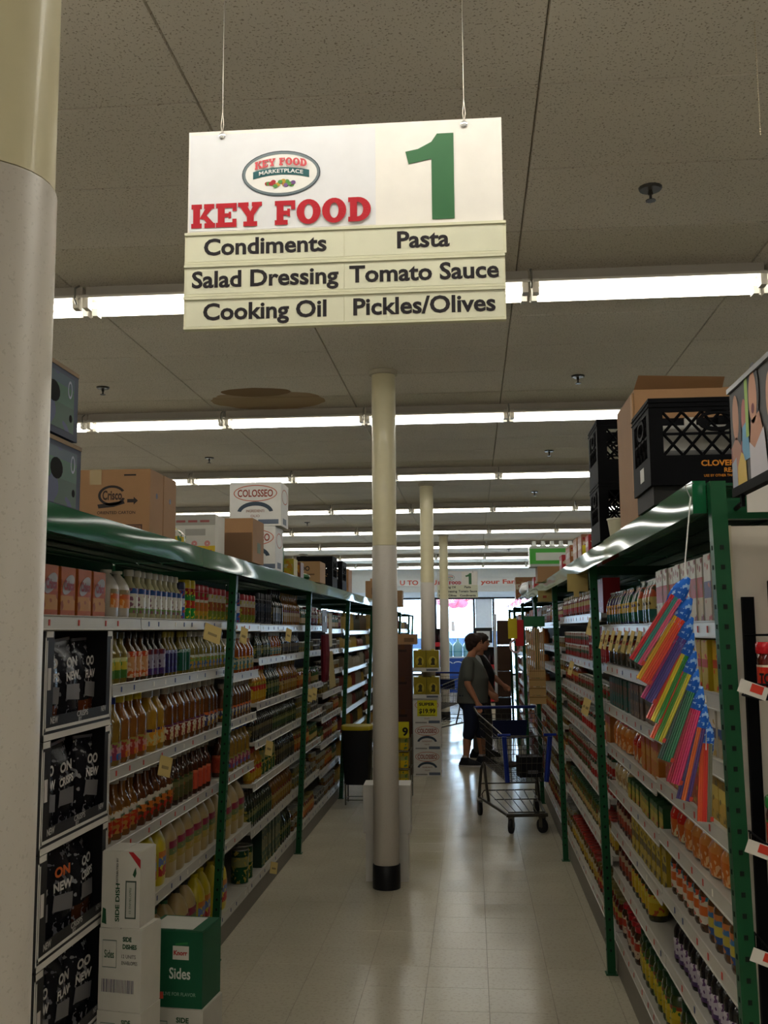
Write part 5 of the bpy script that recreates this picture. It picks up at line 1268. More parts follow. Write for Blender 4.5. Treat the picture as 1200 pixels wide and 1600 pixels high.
# side dish boxes stacked in front
def dish(lb, loc, w, d, h, rz, col, vert=False, greenbox=False):
    t = bigbox('dish_carton', lb, loc, w, d, h, rz, M(col, .5), None, 'box', 'side dish cartons stacked on the floor')
    f_ = -d / 2 - .0004; gi = M('1c4a2c', .5); k = w / .24
    if greenbox:
        panel(t, -.115 * k, .10 * k, -d * 0 + h + .0035, h + .004, 0, white, 'lid_print') if False else None
        part('lid_print', MB().box(-w * .42, w * .3, -d * .4, d * .42, h + .0031, h + .0038), M('c9c9c0', .5), t)
        part('logo', MB().xz([R4(.0 * k, .175, .065 * k, .225)], f_), M('d0ccc4', .5), t)
        lettering(t, 'Knorr', .032 * k, .2, .055 * k, .018, f_ - .001, M('b02a24', .5), .04)
        part('logo_leaf', MB().xz([[(.01 * k, .226), (.06 * k, .232), (.06 * k, .24), (.01 * k, .234)]], f_), M('2f7a40', .5), t)
        lettering(t, 'Sides', .03 * k, .125, .085 * k, .042, f_ - .001, M('d4d8d0', .5), .02)
        lettering(t, 'LIVE FOR FLAVOR', .03 * k, .05, .13 * k, .013, f_ - .001, M('8aa890', .5), .01)
        part('logo', MB().xz([R4(-.065 * k, .03, -.035 * k, .055)], f_), M('c84a3a', .5), t)
        part('spoon', MB().xz([[(-.068 * k, .06), (-.058 * k, .06), (-.06 * k, .12), (-.066 * k, .12)]], f_), M('0e2a18', .5), t)
    elif vert:
        def vt(s, cx, cz, w_, h_, m): part('lettering', text_mb(s, 0, 0, w_, h_, 0, .03), m, t, (cx, f_ - .001, cz), 0, (0, -PI / 2, 0))
        vt('SIDE DISH', -.0 * k - w * .08, h * .33, h * .5, w * .11, gi)
        vt('DISTRIBUTED BY', -w * .10, h * .75, h * .34, w * .05, M('5a5a54', .6))
        part('code_panel', MB().xz([R4(w * .12, h * .12, w * .40, h * .62)], f_), M('3a4a40', .6), t); part('code_panel', MB().xz([R4(w * .15, h * .14, w * .37, h * .60)], f_ - .001), M('b5b3aa', .6), t)
        vt('12 ENVELOPES', w * .25, h * .36, h * .34, w * .05, gi)
        part('red_corner', MB().xz([[(w * .18, h), (w * .5, h * .78), (w * .5, h * .9), (w * .3, h)]], f_), M('b0242a', .5), t)
        part('arrow', MB().xz([[(w * .30, h * .70), (w * .36, h * .66), (w * .40, h * .72), (w * .38, h * .8), (w * .34, h * .76)]], f_), gi, t)
        part('green_mark', MB().xz([[(-w * .48, h * .06), (-w * .36, h * .04), (-w * .38, h * .24), (-w * .46, h * .26)]], f_), gi, t)
    else:
        part('outline', MB().xz([R4(-.10 * k, h * .52, -.02 * k, h * .86)], f_), M('6a7a70', .5), t); part('outline', MB().xz([R4(-.098 * k, h * .53, -.022 * k, h * .85)], f_ - .001), M(col, .5), t)
        lettering(t, 'Sides', -.06 * k, h * .69, .055 * k, h * .10, f_ - .002, gi, .015)
        lettering(t, 'SIDE', .04 * k, h * .88, .05 * k, h * .06, f_ - .001, gi, .04); lettering(t, 'DISHES', .055 * k, h * .79, .08 * k, h * .06, f_ - .001, gi, .04)
        lettering(t, '12 UNITS', .05 * k, h * .67, .08 * k, h * .045, f_ - .001, M('5a5a54', .6), .01); lettering(t, 'ENVELOPES', .055 * k, h * .59, .09 * k, h * .045, f_ - .001, M('5a5a54', .6), .01)
        bc = MB()
        for i in range(22): bc.box((-.1 + i * .0085) * k, (-.1 + i * .0085 + random.choice((.002, .004))) * k, f_ - .0012, f_ - .0004, h * .22, h * .38)
        part('barcode', bc, M('4a4460', .6), t)
        if w > .2:
            part('logo', MB().xz([R4(-.118 * k, h * .5, -.105 * k, h * .85)], f_), gi, t)
    return t
dr = -.16
cxl, cyl = -1.252, 3.70
dish('white side dish carton at the bottom, mostly out of view', (cxl, cyl, 0), .17, .15, .137, dr, 'c4c0b6')
dish('white side dish carton resting on the lowest one', (cxl, cyl, .1405), .17, .15, .277, dr, 'c8c4ba')
dish('white side dish carton with barcode beside the green one', (cxl, cyl, .421), .165, .15, .277, dr, 'c9c5bb')
dish('white side dish carton standing on end, vertical lettering, topmost', (cxl - .01, cyl, .7015), .145, .14, .262, dr * .5, 'cac6bc', True)
dish('white side dish carton under the green carton', (-1.145, 4.02, 0), .245, .2, .327, -.12, 'c8c4ba')
dish('dark green side dish carton with white script lettering', (-1.15, 4.02, .331), .24, .2, .278, -.1, '17573a', False, True)

# ================================================================== things standing in the aisle
for k, (z, h, w, d, lb) in enumerate([(0, .325, .30, .25, 'plain white carton on the floor behind the middle pillar, lower'), (.329, .325, .335, .25, 'plain white carton behind the middle pillar, upper of two')]):
    t = bigbox('carton', lb, (-.625, 7.38, z), w, d, h, .03, M('c9c5be', .55), None, 'box', 'white cartons behind the pillar')
    part('red_print', MB().box(-.055, .02, -d / 2 - .001, -d / 2 - .0003, .15, .2), M('8a2228', .5), t)
    lettering(t, 'G', -.04, .175, .02, .03, -d / 2 - .002, M('d4d0c8', .5), .03)
    part('side_print', MB().box(-w / 2 - .001, -w / 2 - .0003, -.06, .06, .16, .2), M('6a3038', .5), t)
# golden tins on white cartons, middle of the aisle
DX, DY_ = -.565, 12.48
z = 0
for k in range(3):
    colosseo(['white carton with red oval print at the foot of the tin display', 'white carton with red oval print, middle of the tin display', 'white carton bearing the yellow price card'][k], (DX, DY_, z), .335, .26, .302, 0, 'white cartons of the tin display', price=(k == 2))
    z += .306
def tins(z):
    for r_ in range(2):
        for i in range(2):
            for k in range(1):
                pass
gold = M('8a7a1e', .35, .4)
bb = MB().box(-.077, .077, -.07, .07, 0, .25); sp_ = MB().box(-.02, .02, -.05, -.01, .25, .265)
proto('gold_tin', 'oil_tin', 'tin', .155, .14, .265, [('body', bb, gold), ('emblem', MB().ringxz(0, .12, (.052, .062), (.0, .0), -.0712, 18), M('b09c2a', .4)), ('figure', MB().xz([[(-.03, .075), (.03, .075), (.022, .11), (.028, .15), (.0, .168), (-.02, .14), (-.012, .11)]], -.0728), M('3a3416', .5)), ('spout', sp_, M('b8ac50', .4))])
for lay in range(2):
    tz = z + lay * (.268 + .052)
    o = part('tray', MB().box(-.165, .165, -.15, .15, 0, .006).box(-.165, .165, -.152, -.15, 0, .05).box(-.165, -.163, -.15, .15, 0, .05).box(.163, .165, -.15, .15, 0, .05), M('c8c6c0', .5), None, (DX, DY_, tz))
    tag(o, ['white card tray under the lower golden tins', 'white card tray under the upper golden tins'][lay], 'tray', 'trays of golden tins')
    part('barcode', MB().box(.0, .14, -.1535, -.1525, .012, .036), M('5a6068', .6), o)
    for i in range(2):
        for j in range(2):
            inst('gold_tin', (DX - .079 + i * .158, DY_ - .075 + j * .145, tz + .007), 0, 'golden oil tin, %s %s of the %s layer' % (['front', 'rear'][j], ['left', 'right'][i], ['lower', 'upper'][lay]), 'golden oil tins on the display')
for k in range(4):
    t = bigbox('carton', '%s dark brown carton in the column left of the golden tins' % ['lowest', 'second lowest', 'third', 'topmost'][k], (-.86, 12.6, k * .392), .22, .3, .388, 0, M('4a2c20', .7), '5a3a28', 'box', 'dark brown cartons beside the tins')
    part('print', MB().box(-.05, .05, -.151, -.1503, .3, .33), M('2a1812', .7), t)
t = bigbox('carton', 'flat brown carton lying on the dark brown column', (-.84, 12.6, 4 * .392), .3, .3, .12, 0, card, None, 'box'); part('print', MB().box(.0, .12, -.151, -.1503, .03, .08), card_d, t)
# display stand with yellow boxes and a dark sack
ds = thing('display_stand', 'low wire stand of yellow boxes behind the pillar', 'display stand', (-.86, 10.75, 0))
w = MB()
for x in (-.2, .2):
    for y in (-.17, .17): w.tube([(x, y, 0), (x, y, .64)], .007, 5)
for z_ in (.14, .32, .50):
    w.tube([(-.2, -.17, z_), (.2, -.17, z_), (.2, .17, z_), (-.2, .17, z_), (-.2, -.17, z_)], .005, 5)
    for i in range(7): w.tube([(-.17 + i * .057, -.17, z_ + .003), (-.17 + i * .057, .17, z_ + .003)], .003, 4)
part('frame', w, M('6a6a5c', .4, .6), ds)
part('price_card', MB().box(.06, .19, -.176, -.172, .64, .80), M('cfc41e', .5), ds); lettering(ds, '9', .15, .70, .06, .09, -.178, M('181610', .5), .04)
part('card_post', MB().tube([(.19, -.17, .63), (.19, -.17, .66)], .006, 5), M('6a6a5c', .4, .6), ds)
carton('yellow_pack', 'yellow_box', .085, .2, .15, 'b89c1c', [(0, 'c4a81e'), (.5, '9a9a50'), (.8, 'c8ae24')], '5a7a40', .6)
for s_, z_ in enumerate((.147, .327, .507)):
    for i in range(4):
        inst('yellow_pack', (-.86 - .135 + i * .09, 10.72, z_), 0, '%s yellow box on the %s shelf of the low wire stand' % (ordn(i), ['lowest', 'middle', 'top'][s_]), 'yellow boxes on the wire stand', False)
bg_ = thing('dark_bin', 'tall dark bin lined with a yellow edged bag behind the pillar', 'bin', (-1.19, 10.42, 0))
part('body', MB().lathe([(.13, .2), (.155, .74), (.155, .76)], 16, 4), M('0e0f12', .6), bg_)
part('rim', MB().lathe([(.158, .74), (.165, .76), (.158, .78)], 16, 4), M('b0a020', .4), bg_)
lg_ = MB()
for a, b in ((-1, -1), (1, -1), (1, 1), (-1, 1)): lg_.tube([(a * .11, b * .11, 0), (a * .11, b * .11, .21)], .008, 5)
part('legs', lg_.tube([(-.11, -.11, .05), (.11, -.11, .05), (.11, .11, .05), (-.11, .11, .05), (-.11, -.11, .05)], .005, 5), M('6a6a5c', .4, .6), bg_)

# ------------------------------------------------------------------ hanging merchandise along the racks
def hang(label, name, x, y, z_, parts_, cat='pack'):
    t = thing(name, label, cat, (x, y, z_))
    for nm, mb, mt in parts_: part(nm, mb, mt, t)
    return t
for k, (y, zt) in enumerate([(9.05, 1.98)]):
    ps = [('header_card', MB().box(-.09, .09, -.006, .006, -.09, 0), M('23603a', .5)), ('strap', MB().tube([(0, 0, 0), (0, 0, .12)], .012, 5, flat=.2), M('b8b8b0', .4))]
    for i in range(9): ps.append(('skewer', MB().tube([(-.072 + i * .018, -.012, -.1), (-.07 + i * .018, -.012, -.52)], .0065, 5), M('b89868', .7)))
    hang('pale wooden skewers hanging under a green card on the right', 'skewer_pack', .63 - .08, y, zt - .12, ps)
    for i in range(4):
        hang('%s folded pack of wooden skewers hanging below the green card' % ords[i], 'skewer_bundle', .56, y - .004 * i, zt - .66 - i * .075, [('body', MB().box(-.07, .075, -.016, .016, 0, .07), M('b3925e', .7)), ('band', MB().box(-.071, .076, -.017, .017, .055, .062), M('7a5a34', .7))])
hang('tan cardboard hang tag under the band of the second right bay', 'hang_card', .60, 5.72, 2.055, [('card', MB().box(-.065, .05, -.002, .002, -.10, 0), M('a8945a', .6)), ('tab', MB().box(-.03, .0, -.0025, .0025, -.13, -.10), M('a8945a', .6))], 'tag')
hang('tan cardboard hang tag under the band of the fourth right bay', 'hang_card', .60, 8.2, 2.055, [('card', MB().box(-.07, .05, -.002, .002, -.09, 0), M('a8945a', .6)), ('print', MB().box(-.03, .0, -.003, -.002, -.06, -.04), M('8a3a24', .6))], 'tag')
hang('yellow card and red toy pack hanging on the far right rack', 'toy_pack', .50, 12.6, 1.88, [('yellow_card', MB().box(-.06, .05, -.004, .004, -.25, 0), M('c8b41c', .5)), ('red_card', MB().box(.03, .13, .006, .012, -.34, -.02), M('b02026', .5)), ('ring', MB().ringxz(.03, -.34, (.08, .09), (.055, .065), .012, 18, .012), M('c8a8a0', .4))])
ps = [('header_card', MB().box(-.002, .002, -.14, .14, -.20, 0), M('5a5650', .5)), ('clip', MB().box(-.004, .008, -.03, .03, -.11, -.06), M('c8c8c0', .4))]
ps += [('bead_string', MB().tube([(.004, -.09 + i * .06, -.22), (.006, -.085 + i * .06, -.4), (.004, -.09 + i * .06, -.62)], [.022, .028, .018], 7), M('5a1020', .4)) for i in range(4)]
hang('dark red bunched pack hanging on the left rack', 'hanging_pack', -1.285, 8.75, 1.93, ps)
hang('tan card hanging beside the dark red pack on the left', 'hang_card', -1.29, 9.15, 1.90, [('card', MB().box(-.002, .002, -.1, .1, -.30, 0), M('b0a070', .6)), ('lower_card', MB().hexa([(-.002, -.05, -.68), (.002, -.05, -.68), (.03, .16, -.66), (.026, .16, -.66), (-.002, -.08, -.34), (.002, -.08, -.34), (.012, .04, -.34), (.008, .04, -.34)]), M('a89866', .6))], 'tag')
hang('pink and tan packs clipped in a column on the far left rack', 'hanging_pack', -1.17, 14.2, 1.86, [('strap', MB().tube([(0, 0, .1), (-.1, 0, .2)], .008, 5), M('b8b8b0', .4)), ('pink_pack', MB().box(-.06, .06, -.02, .02, -.16, 0), M('b8586a', .5))] + [('tan_pack', MB().box(-.08, .05, -.02, .02, -.30 - i * .13, -.18 - i * .13), M('a5845e', .6)) for i in range(4)] + [('olive_card', MB().box(-.06, .04, -.004, .004, .0, .12), M('6a6440', .6))])
ts = part('tall_board', MB().box(.36, .40, 16.9, 17.15, 0, 2.0), M('cfd0d2', .5)); tag(ts, 'tall narrow white end board at the far end of the right rack', 'board')
for k in range(3): part('shelf_box', MB().box(.41, .62, 16.88, 17.2, .65 + k * .42, 1.05 + k * .42), M('4a3426', .7), ts)
part('foot', MB().box(.36, .62, 16.88, 17.2, 0, .62), M('2a2420', .7), ts)

# ------------------------------------------------------------------ shopping cart
steel = M('57534c', .35, .75); blue = M('1c3490', .4); rub = M('17161a', .6)
def cart(label, loc, rz):
    t = thing('shopping_cart', label, 'cart', loc, rz, 'shopping carts')
    # basket corners: rear y=0, front y=-.9
    def cor(f, top):
        if top: return (.275 - .075 * f, .0 - .92 * f, .945 - .115 * f)
        return (.235 - .065 * f, -.05 - .82 * f, .50 - .06 * f)
    def P_(sx, f, v): # side wall point
        a = cor(f, True); b = cor(f, False)
        return (sx * (b[0] + (a[0] - b[0]) * v), b[1] + (a[1] - b[1]) * v, b[2] + (a[2] - b[2]) * v)
    for sx in (-1, 1):
        s = MB()
        for i in range(15): s.tube([P_(sx, i / 14, 0), P_(sx, i / 14, 1)], .0024, 4)
        for v in (.18, .36, .54, .72, .86): s.tube([P_(sx, 0, v), P_(sx, 1, v)], .0028, 4)
        s.tube([P_(sx, 0, 1), P_(sx, 1, 1)], .0065, 6).tube([P_(sx, 0, 0), P_(sx, 1, 0)], .005, 5)
        part('basket_side', s, steel, t)
    fr = MB()
    for i in range(9):
        k = -1 + 2 * i / 8
        a = P_(1, 1, 0); b = P_(1, 1, 1); fr.tube([(k * a[0], a[1], a[2]), (k * b[0], b[1], b[2])], .0024, 4)
    for v in (0, .2, .4, .6, .8): a = P_(1, 1, v); fr.tube([(-a[0], a[1], a[2]), (a[0], a[1], a[2])], .0028, 4)
    a = P_(1, 1, 1); fr.tube([(-a[0], a[1], a[2]), (a[0], a[1], a[2])], .0065, 6)
    part('basket_front', fr, steel, t)
    bk = MB()
    for i in range(11):
        k = -1 + 2 * i / 10; a = P_(1, 0, 0); b = P_(1, 0, 1); bk.tube([(k * a[0], a[1], a[2]), (k * b[0], b[1], b[2])], .0024, 4)
    for v in (0, .25, .5, .7, .8, .9, 1): a = P_(1, 0, v); bk.tube([(-a[0], a[1], a[2]), (a[0], a[1], a[2])], .003, 4)
    part('basket_gate', bk, steel, t)
    fl = MB()
    for i in range(9):
        k = -1 + 2 * i / 8; a = P_(1, 0, 0); b = P_(1, 1, 0); fl.tube([(k * a[0], a[1], a[2]), (k * b[0], b[1], b[2])], .0035, 4)
    for i in range(22): a = P_(1, i / 21, 0); fl.tube([(-a[0], a[1], a[2]), (a[0], a[1], a[2])], .0028, 4)
    part('basket_floor', fl, steel, t)
    hd = MB().tube([(-.30, .10, 1.0), (.30, .10, 1.0)], .015, 8)
    h_ = part('handle', hd, M('1d2c70', .35), t)
    for sx in (-1, 1): part('handle_arm', MB().tube([(sx * .275, -.02, .93), (sx * .292, .06, .975), (sx * .30, .10, 1.0)], .010, 6), steel, t)
    part('seat_panel', MB().hexa([(-.155, -.12, .74), (.155, -.12, .74), (.155, -.11, .74), (-.155, -.11, .74), (-.165, -.16, .90), (.165, -.16, .90), (.165, -.15, .90), (-.165, -.15, .90)]), M('141c40', .5), t)
    part('seat_shelf', MB().box(-.16, .16, -.12, .0, .725, .735), M('141c40', .5), t)
    for sx in (-1, 1):
        a = Vector(P_(sx, 1, .0)); b = Vector(P_(sx, 1, 1)); d_ = Vector((0, -.009, 0))
        part('corner_bumper', MB().tube([a + d_ * 1.6, b + d_ * 1.6], .022, 6).tube([b + d_ * 1.6 + Vector((-.055, 0, .012)), b + d_ * 1.6 + Vector((.055, 0, .012))], .012, 6), blue, t)
    # chassis
    ch_ = MB()
    for sx in (-1, 1):
        ch_.tube([(sx * .27, .05, .165), (sx * .26, -.12, .17), (sx * .2, -.55, .16), (sx * .165, -.86, .155)], .014, 7)
        ch_.tube([(sx * .275, .03, .17), (sx * .27, .0, .30), (sx * .255, -.0, .44), (sx * .24, -.06, .50)], .014, 7)
        ch_.tube([(sx * .235, -.28, .18), (sx * .24, -.2, .30), (sx * .24, -.10, .46), (sx * .238, -.05, .50)], .014, 7)
    ch_.tube([(-.18, -.86, .155), (.18, -.86, .155)], .016, 7).tube([(-.27, .0, .30), (.27, .0, .30)], .007, 6)
    part('chassis', ch_, M('4a463e', .4, .6), t)
    lr = MB()
    for i in range(6):
        k = -1 + 2 * i / 5; lr.tube([(k * .22, -.06, .245), (k * .15, -.84, .175)], .0045, 5)
    lr.tube([(-.24, -.06, .245), (.24, -.06, .245)], .006, 5).tube([(-.2, -.4, .215), (.2, -.4, .215)], .005, 5).tube([(-.16, -.84, .177), (.16, -.84, .177)], .006, 5)
    for sx in (-1, 1): lr.tube([(sx * .24, -.06, .245), (sx * .262, -.06, .21), (sx * .262, -.1, .185)], .005, 5)
    part('lower_rack', lr, M('4a463e', .4, .6), t)
    for sx, y_, front in ((-1, .03, 0), (1, .03, 0), (-1, -.84, 1), (1, -.84, 1)):
        x_ = sx * (.27 if not front else .135)
        an = .5 * sx if front else .1
        wv = MB().lathe([(.045, -.016), (.061, -.013), (.063, 0), (.061, .013), (.045, .016)], 18).lathe([(.02, -.018), (.02, .018)], 10).xf(Matrix.Rotation(an, 4, 'Z') @ Matrix.Rotation(PI / 2, 4, 'Y'))
        c_ = part('caster', MB().box(-.022, -.018, -.02, .02, .05, .135).box(.018, .022, -.02, .02, .05, .135).box(-.022, .022, -.02, .02, .13, .142).xf(Matrix.Rotation(an, 4, 'Z')), M('6a665c', .35, .7), t, (x_, y_, 0))
        part('wheel', wv, rub, c_, (0, 0, .063))
        part('hub', MB().lathe([(.022, -.017), (.022, .017)], 12).xf(Matrix.Rotation(an, 4, 'Z') @ Matrix.Rotation(PI / 2, 4, 'Y')), M('4e4b46', .5), c_, (0, 0, .063))
    return t
CL = (.315, 9.82, 0); CR = .15
cart('steel shopping cart with blue corner bars beside the right shelves', CL, CR)
mtx = Matrix.Translation(CL) @ Matrix.Rotation(CR, 4, 'Z')
p = mtx @ Vector((.06, -.70, .462))
bx = bigbox('carton', 'black carton lying in the near shopping cart', p, .2, .17, .17, CR, M('0d0d10', .5), None, 'box'); part('print', MB().box(-.03, .06, -.086, -.0853, .03, .06), M('6a6a6a', .5), bx)
p = mtx @ Vector((-.05, -.33, .487))
gb = thing('grocery_bag', 'small dark packet lying in the near shopping cart', 'bag', p, CR); part('body', MB().ell((0, 0, .03), (.09, .11, .03), 10, 6), M('2a1c18', .5), gb)
cart('distant shopping cart partly hidden left of the standing people', (-.42, 17.6, 0), -.35)

# ------------------------------------------------------------------ people
def remesh(o, vox, smooth=4):
    m = o.modifiers.new('union', 'REMESH'); m.mode = 'VOXEL'; m.voxel_size = vox; m.use_smooth_shade = True
    s = o.modifiers.new('smooth', 'SMOOTH'); s.iterations = smooth; s.factor = .5
def limb(mb, pts, rad, n=12): # capsule chain with rounded ends
    mb.tube(pts, rad, n)
    mb.ell(pts[0], (rad[0],) * 3, n, 8); mb.ell(pts[-1], (rad[-1],) * 3, n, 8)
    for p_, r_ in zip(pts[1:-1], rad[1:-1]): mb.ell(p_, (r_ * .99,) * 3, n, 8)
def person(label, loc, rz, sk, hair, shirt, trousers, shoe, opt):
    t = thing('person', label, 'person', loc, rz, None)
    skin = M(sk, .55); k = opt.get('girth', 1.0)
    body = MB()
    tor = [(-.01, 0, .78, .11 * k, .15), (-.02, 0, .88, .14 * k, .175 * k), (.01, 0, 1.0, .15 * k, .165 * k), (.02, 0, 1.12, .15 * k, .165 * k), (.01, 0, 1.24, .135 * k, .17), (-.02, 0, 1.34, .09, .165), (-.02, 0, 1.385, .06, .09)]
    body.loft(tor, 18)
    hx = opt.get('head', .03)
    limb(body, [(-.02, 0, 1.36), (hx - .02, 0, 1.48)], [.058, .054])
    # head: skull, jaw, nose, ears
    body.ell((hx + .005, 0, 1.575), (.092, .074, .098), 18, 12); body.ell((hx + .03, 0, 1.515), (.062, .055, .062), 14, 10)
    body.tube([(hx + .088, 0, 1.565), (hx + .108, 0, 1.535), (hx + .09, 0, 1.527)], [.009, .014, .010], 8); body.ell((hx + .074, 0, 1.495), (.018, .026, .010), 8, 6)
    body.ell((hx + .05, 0, 1.467), (.03, .03, .016), 8, 6)
    for s in (-1, 1): body.ell((hx - .005, s * .074, 1.555), (.02, .010, .03), 8, 6)
    for (fx, s) in opt['feet']:
        limb(body, [(0, s * .085, .84), (fx * .55 + .02, s * .09, .47), (fx * .85 - .015, s * .09, .33), (fx - .02, s * .09, .10)], [.095 * k, .060, .058, .037])
        limb(body, [(fx - .03, s * .09, .045), (fx + .06, s * .09, .035), (fx + .14, s * .09, .03)], [.035, .034, .026])
    for s, el, wr, fg in opt['arms']:
        sh_ = Vector((-.02, s * .175, 1.325)); el = Vector(el); wr = Vector(wr); fg = Vector(fg)
        limb(body, [sh_, el, el.lerp(wr, .3), wr], [.058, .043, .044, .027])
        d_ = (fg - wr).normalized(); sd_ = d_.cross(Vector((0, s, 0))).normalized(); nn = d_.cross(sd_).normalized()
        c0 = wr + d_ * .05
        limb(body, [wr, c0 - sd_ * .0, wr + d_ * .085], [.028, .034, .030], 10)   # palm
        for q, L_ in ((-1.5, .060), (-.5, .075), (.5, .070), (1.5, .055)):
            r0 = wr + d_ * .085 + sd_ * q * .0185
            limb(body, [r0, r0 + d_ * L_ * .5 + nn * .006 * s, r0 + d_ * L_ * .85 + nn * .026 * s], [.0095, .009, .0078], 7)
        th0 = wr + d_ * .03 - sd_ * .026
        limb(body, [th0, th0 + d_ * .03 - sd_ * .02, th0 + d_ * .06 - sd_ * .022], [.011, .010, .008], 7)
    bo = part('body', body, skin, t); remesh(bo, .009, 3)
    # face details
    for s in (-1, 1):
        part('eye', MB().ell((hx + .082, s * .032, 1.568), (.009, .012, .007), 8, 6), M('2a1c16', .3), t)
        part('eyebrow', MB().tube([(hx + .09, s * .018, 1.588), (hx + .088, s * .035, 1.592), (hx + .07, s * .05, 1.586)], .004, 5), M(hair, .8), t)
    part('mouth', MB().tube([(hx + .086, -.02, 1.497), (hx + .093, 0, 1.498), (hx + .086, .02, 1.497)], .0035, 5), M('7a3a34', .5), t)
    # hair
    hm = MB(); rq = random.Random(9)
    hm.ell((hx - .02, 0, 1.605), (.112, .098, .090), 16, 10); hm.ell((hx - .06, 0, 1.545), (.068, .088, .095), 14, 10)
    for s in (-1, 1): hm.ell((hx - .01, s * .072, 1.57), (.055, .026, .06), 10, 8)
    for i in range(60):
        a = rq.uniform(0, 2 * PI); e = rq.uniform(-.7, 1.3)
        q = Vector((math.cos(a) * math.cos(e) * .098 - .02, math.sin(a) * math.cos(e) * .085, math.sin(e) * .08 + 1.60))
        if q.x > .03 and q.z < 1.625: continue
        hm.ell((hx + q.x, q.y, q.z), (.03, .03, .026), 8, 6)
    ho = part('hair', hm, M(hair, .7), t); remesh(ho, .010, 2)
    # shirt
    st = MB(); g = .014
    st.loft([(x, y, z_, rx + g + (.018 if z_ < 1.2 else 0), ry + g + (.012 if z_ < 1.0 else 0)) for x, y, z_, rx, ry in [(-.0, 0, .80, .155 * k, .185 * k)] + tor[2:-1]] + [(-.02, 0, 1.392, .062, .075)], 20)
    if opt.get('belly'): st.ell((.06, 0, 1.05), (.14, .16, .16), 14, 10); st.ell((.07, 0, 1.22), (.10, .15, .09), 14, 8)
    for s, el, wr, fg in opt['arms']:
        sh_ = Vector((-.02, s * .172, 1.325)); e2 = sh_.lerp(Vector(el), opt.get('sleeve', .72))
        if not opt.get('vest'): limb(st, [sh_, sh_.lerp(e2, .5), e2], [.076, .074, .070], 12)
    so = part('shirt', st, M(shirt, .85), t); remesh(so, .012, 3)
    if opt.get('vest'):
        sl = MB()
        for s, el, wr, fg in opt['arms']:
            sh_ = Vector((-.02, s * .178, 1.322)); e2 = sh_.lerp(Vector(el), .9); limb(sl, [sh_, sh_.lerp(e2, .5), e2], [.079, .072, .066], 12)
        s2 = part('sleeves', sl, M(opt['vest'], .85), t); remesh(s2, .012, 3)
    # trousers
    tr_ = MB(); tr_.loft([(-.01, 0, .72, .12 * k, .16), (-.02, 0, .80, .152 * k, .182 * k), (-.02, 0, .90, .158 * k, .186 * k), (-.005, 0, .97, .15 * k, .172 * k)], 18)
    zb = opt.get('hem', .36)
    for (fx, s) in opt['feet']:
        f2 = (.84 - zb) / (.84 - .10)
        pts = [(-.0, s * .088, .82), (fx * .55 + .015, s * .09, .50), (fx * (.75 if zb > .2 else 1) + .0, s * .09, zb)]
        limb(tr_, pts, [.115 * k, .086, .080 if zb > .2 else .066], 14)
    to = part('trousers', tr_, M(trousers, .85), t); remesh(to, .012, 3)
    for (fx, s) in opt['feet']:
        sm = MB(); y = s * .09
        sm.loft([(fx + .03, y, .018, .145, .045), (fx + .03, y, .04, .145, .047), (fx + .01, y, .07, .11, .043), (fx - .03, y, .10, .06, .042), (fx - .03, y, .115, .05, .042)], 16)
        so_ = part('shoe', sm, M(shoe, .6), t)
        part('sole', MB().loft([(fx + .03, y, 0, .150, .048), (fx + .03, y, .02, .150, .049)], 16), M('b8b4b0' if opt.get('white_sole') else '1a1a1c', .6), so_)
        if opt.get('sock'): part('sock', MB().loft([(fx - .03, y, .105, .045, .04), (fx - .025, y, .14, .044, .043)], 12), M('c8c4c0', .8), so_)
    return t
person('person in grey T-shirt and navy cropped trousers standing beyond the cart', (-.015, 13.3, 0), -.12, 'b07a5c', '2a1812', '565852', '1c2338', '1a1b22',
       dict(girth=1.12, belly=True, head=.045, hem=.40, white_sole=True, sock=True, feet=[(-.06, -1), (.13, 1)], sleeve=.70,
            arms=[(-1, (-.03, -.235, 1.05), (.085, -.215, .83), (.13, -.20, .68)), (1, (.06, .22, 1.05), (.2, .17, .92), (.3, .14, .86))]))
person('second person in dark vest and pale sleeves reaching toward the shelf', (.10, 14.2, 0), -.25, 'a8745a', '241610', '17171a', '4e4d4c', '121214',
       dict(girth=1.0, head=.03, hem=.12, vest='a2a8ae', feet=[(-.03, -1), (.07, 1)], arms=[(-1, (.10, -.22, 1.08), (.22, -.20, .90), (.27, -.18, .78)), (1, (.12, .2, 1.1), (.28, .16, .98), (.36, .14, .93))]))

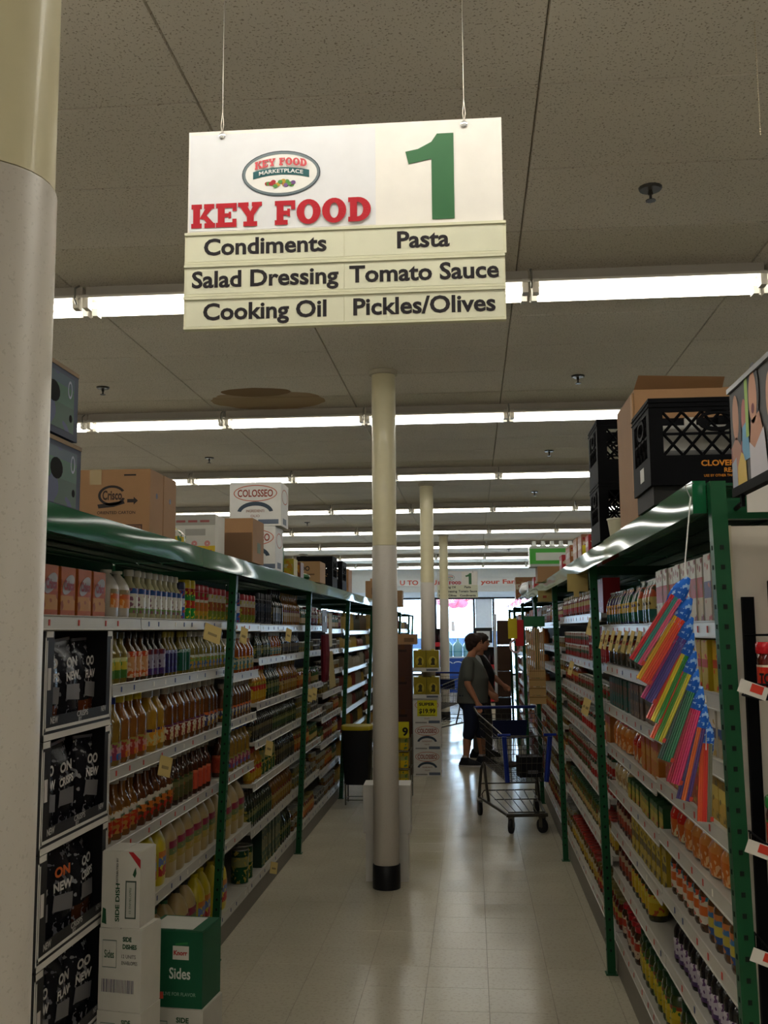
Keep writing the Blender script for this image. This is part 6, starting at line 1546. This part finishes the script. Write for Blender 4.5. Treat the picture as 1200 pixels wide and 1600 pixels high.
# ------------------------------------------------------------------ far end of the shop
def soda(x, y, w, label, n=4, hh=1.55):
    t = thing('drinks_rack', label, 'rack', (x, y, 0), 0, 'red drink racks by the windows')
    part('frame', MB().box(-w / 2, -w / 2 + .03, 0, .4, 0, hh).box(w / 2 - .03, w / 2, 0, .4, 0, hh).box(-w / 2, w / 2, .38, .4, 0, hh).box(-w / 2, w / 2, 0, .4, hh, hh + .02), M('1c1416', .5), t)
    for i in range(n):
        z_ = .12 + i * (hh - .15) / n
        part('shelf', MB().box(-w / 2 + .03, w / 2 - .03, 0, .38, z_ - .02, z_), M('2a1416', .5), t)
        part('shelf_front', MB().box(-w / 2, w / 2, -.01, 0, z_ - .09, z_ + .02), M('a81a22', .5), t)
        gb_ = MB(); k = -w / 2 + .08
        while k < w / 2 - .05: gb_.lathe([(.045, z_), (.045, z_ + .17), (.018, z_ + .24), (.016, z_ + .27)], 8, cx=k, cy=.08); k += .1
        b_ = part('drink_bottles', gb_, M('2c1016', .2), t); b_['kind'] = 'stuff'
    return t
soda(-.98, 26.0, .5, 'tall rack of dark drink bottles left of the far pillar', 5, 1.75)
soda(.45, 24.45, .85, 'red drink rack behind the standing people', 3, 1.3)
t = part('poster', MB().box(.05, .48, 24.6, 24.62, 1.42, 1.78), M('1a1c20', .4)); tag(t, 'small dark framed picture on the red drink rack', 'picture'); part('print', MB().box(.1, .42, 24.598, 24.6, 1.48, 1.7), M('c8ccd2', .5), t)
part('stand', MB().box(.24, .28, 24.60, 24.62, 1.322, 1.42), M('1a1c20', .4), t)
wj = MB().lathe([(.125, 0), (.135, .02), (.135, .28), (.11, .34), (.04, .42), (.03, .48)], 14)
cyan = M('8fc8dc', .2, 0, .5, .3)
proto('water_jug', 'water_jug', 'jug', .27, .27, .48, [('body', wj, cyan), ('cap', MB().lathe([(.033, .47), (.033, .51)], 10), M('d8e4ea', .4)), ('rib', MB().lathe([(.137, .12), (.137, .15)], 14, caps=False), M('5aa0c0', .3))])
wr_ = thing('water_stand', 'blue stand of large water jugs in front of the windows', 'stand', (-.28, 28.6, 0))
part('lower_cases', MB().box(-.55, .55, -.2, .3, .0, .95), M('2a52b0', .4), wr_); part('shelf', MB().box(-.6, .6, -.25, .35, .95, .99), M('c8d4ea', .4), wr_)
sc_ = MB()
for i in range(4): sc_.ringxz(-.41 + i * .275, .80, (.13, .06), (.10, .035), -.203, 10, .002, 0, PI)
part('white_scallops', sc_, M('d8e2f2', .4), wr_)
for i in range(4):
    inst('water_jug', (-.28 - .41 + i * .275, 28.6, .992), 0, '%s large pale blue water jug on the stand by the windows' % ordn(i), 'water jugs by the windows')
inst('water_jug', (-.62, 28.85, .992), 0, 'rear pale blue water jug behind the first one', 'water jugs by the windows') if False else None
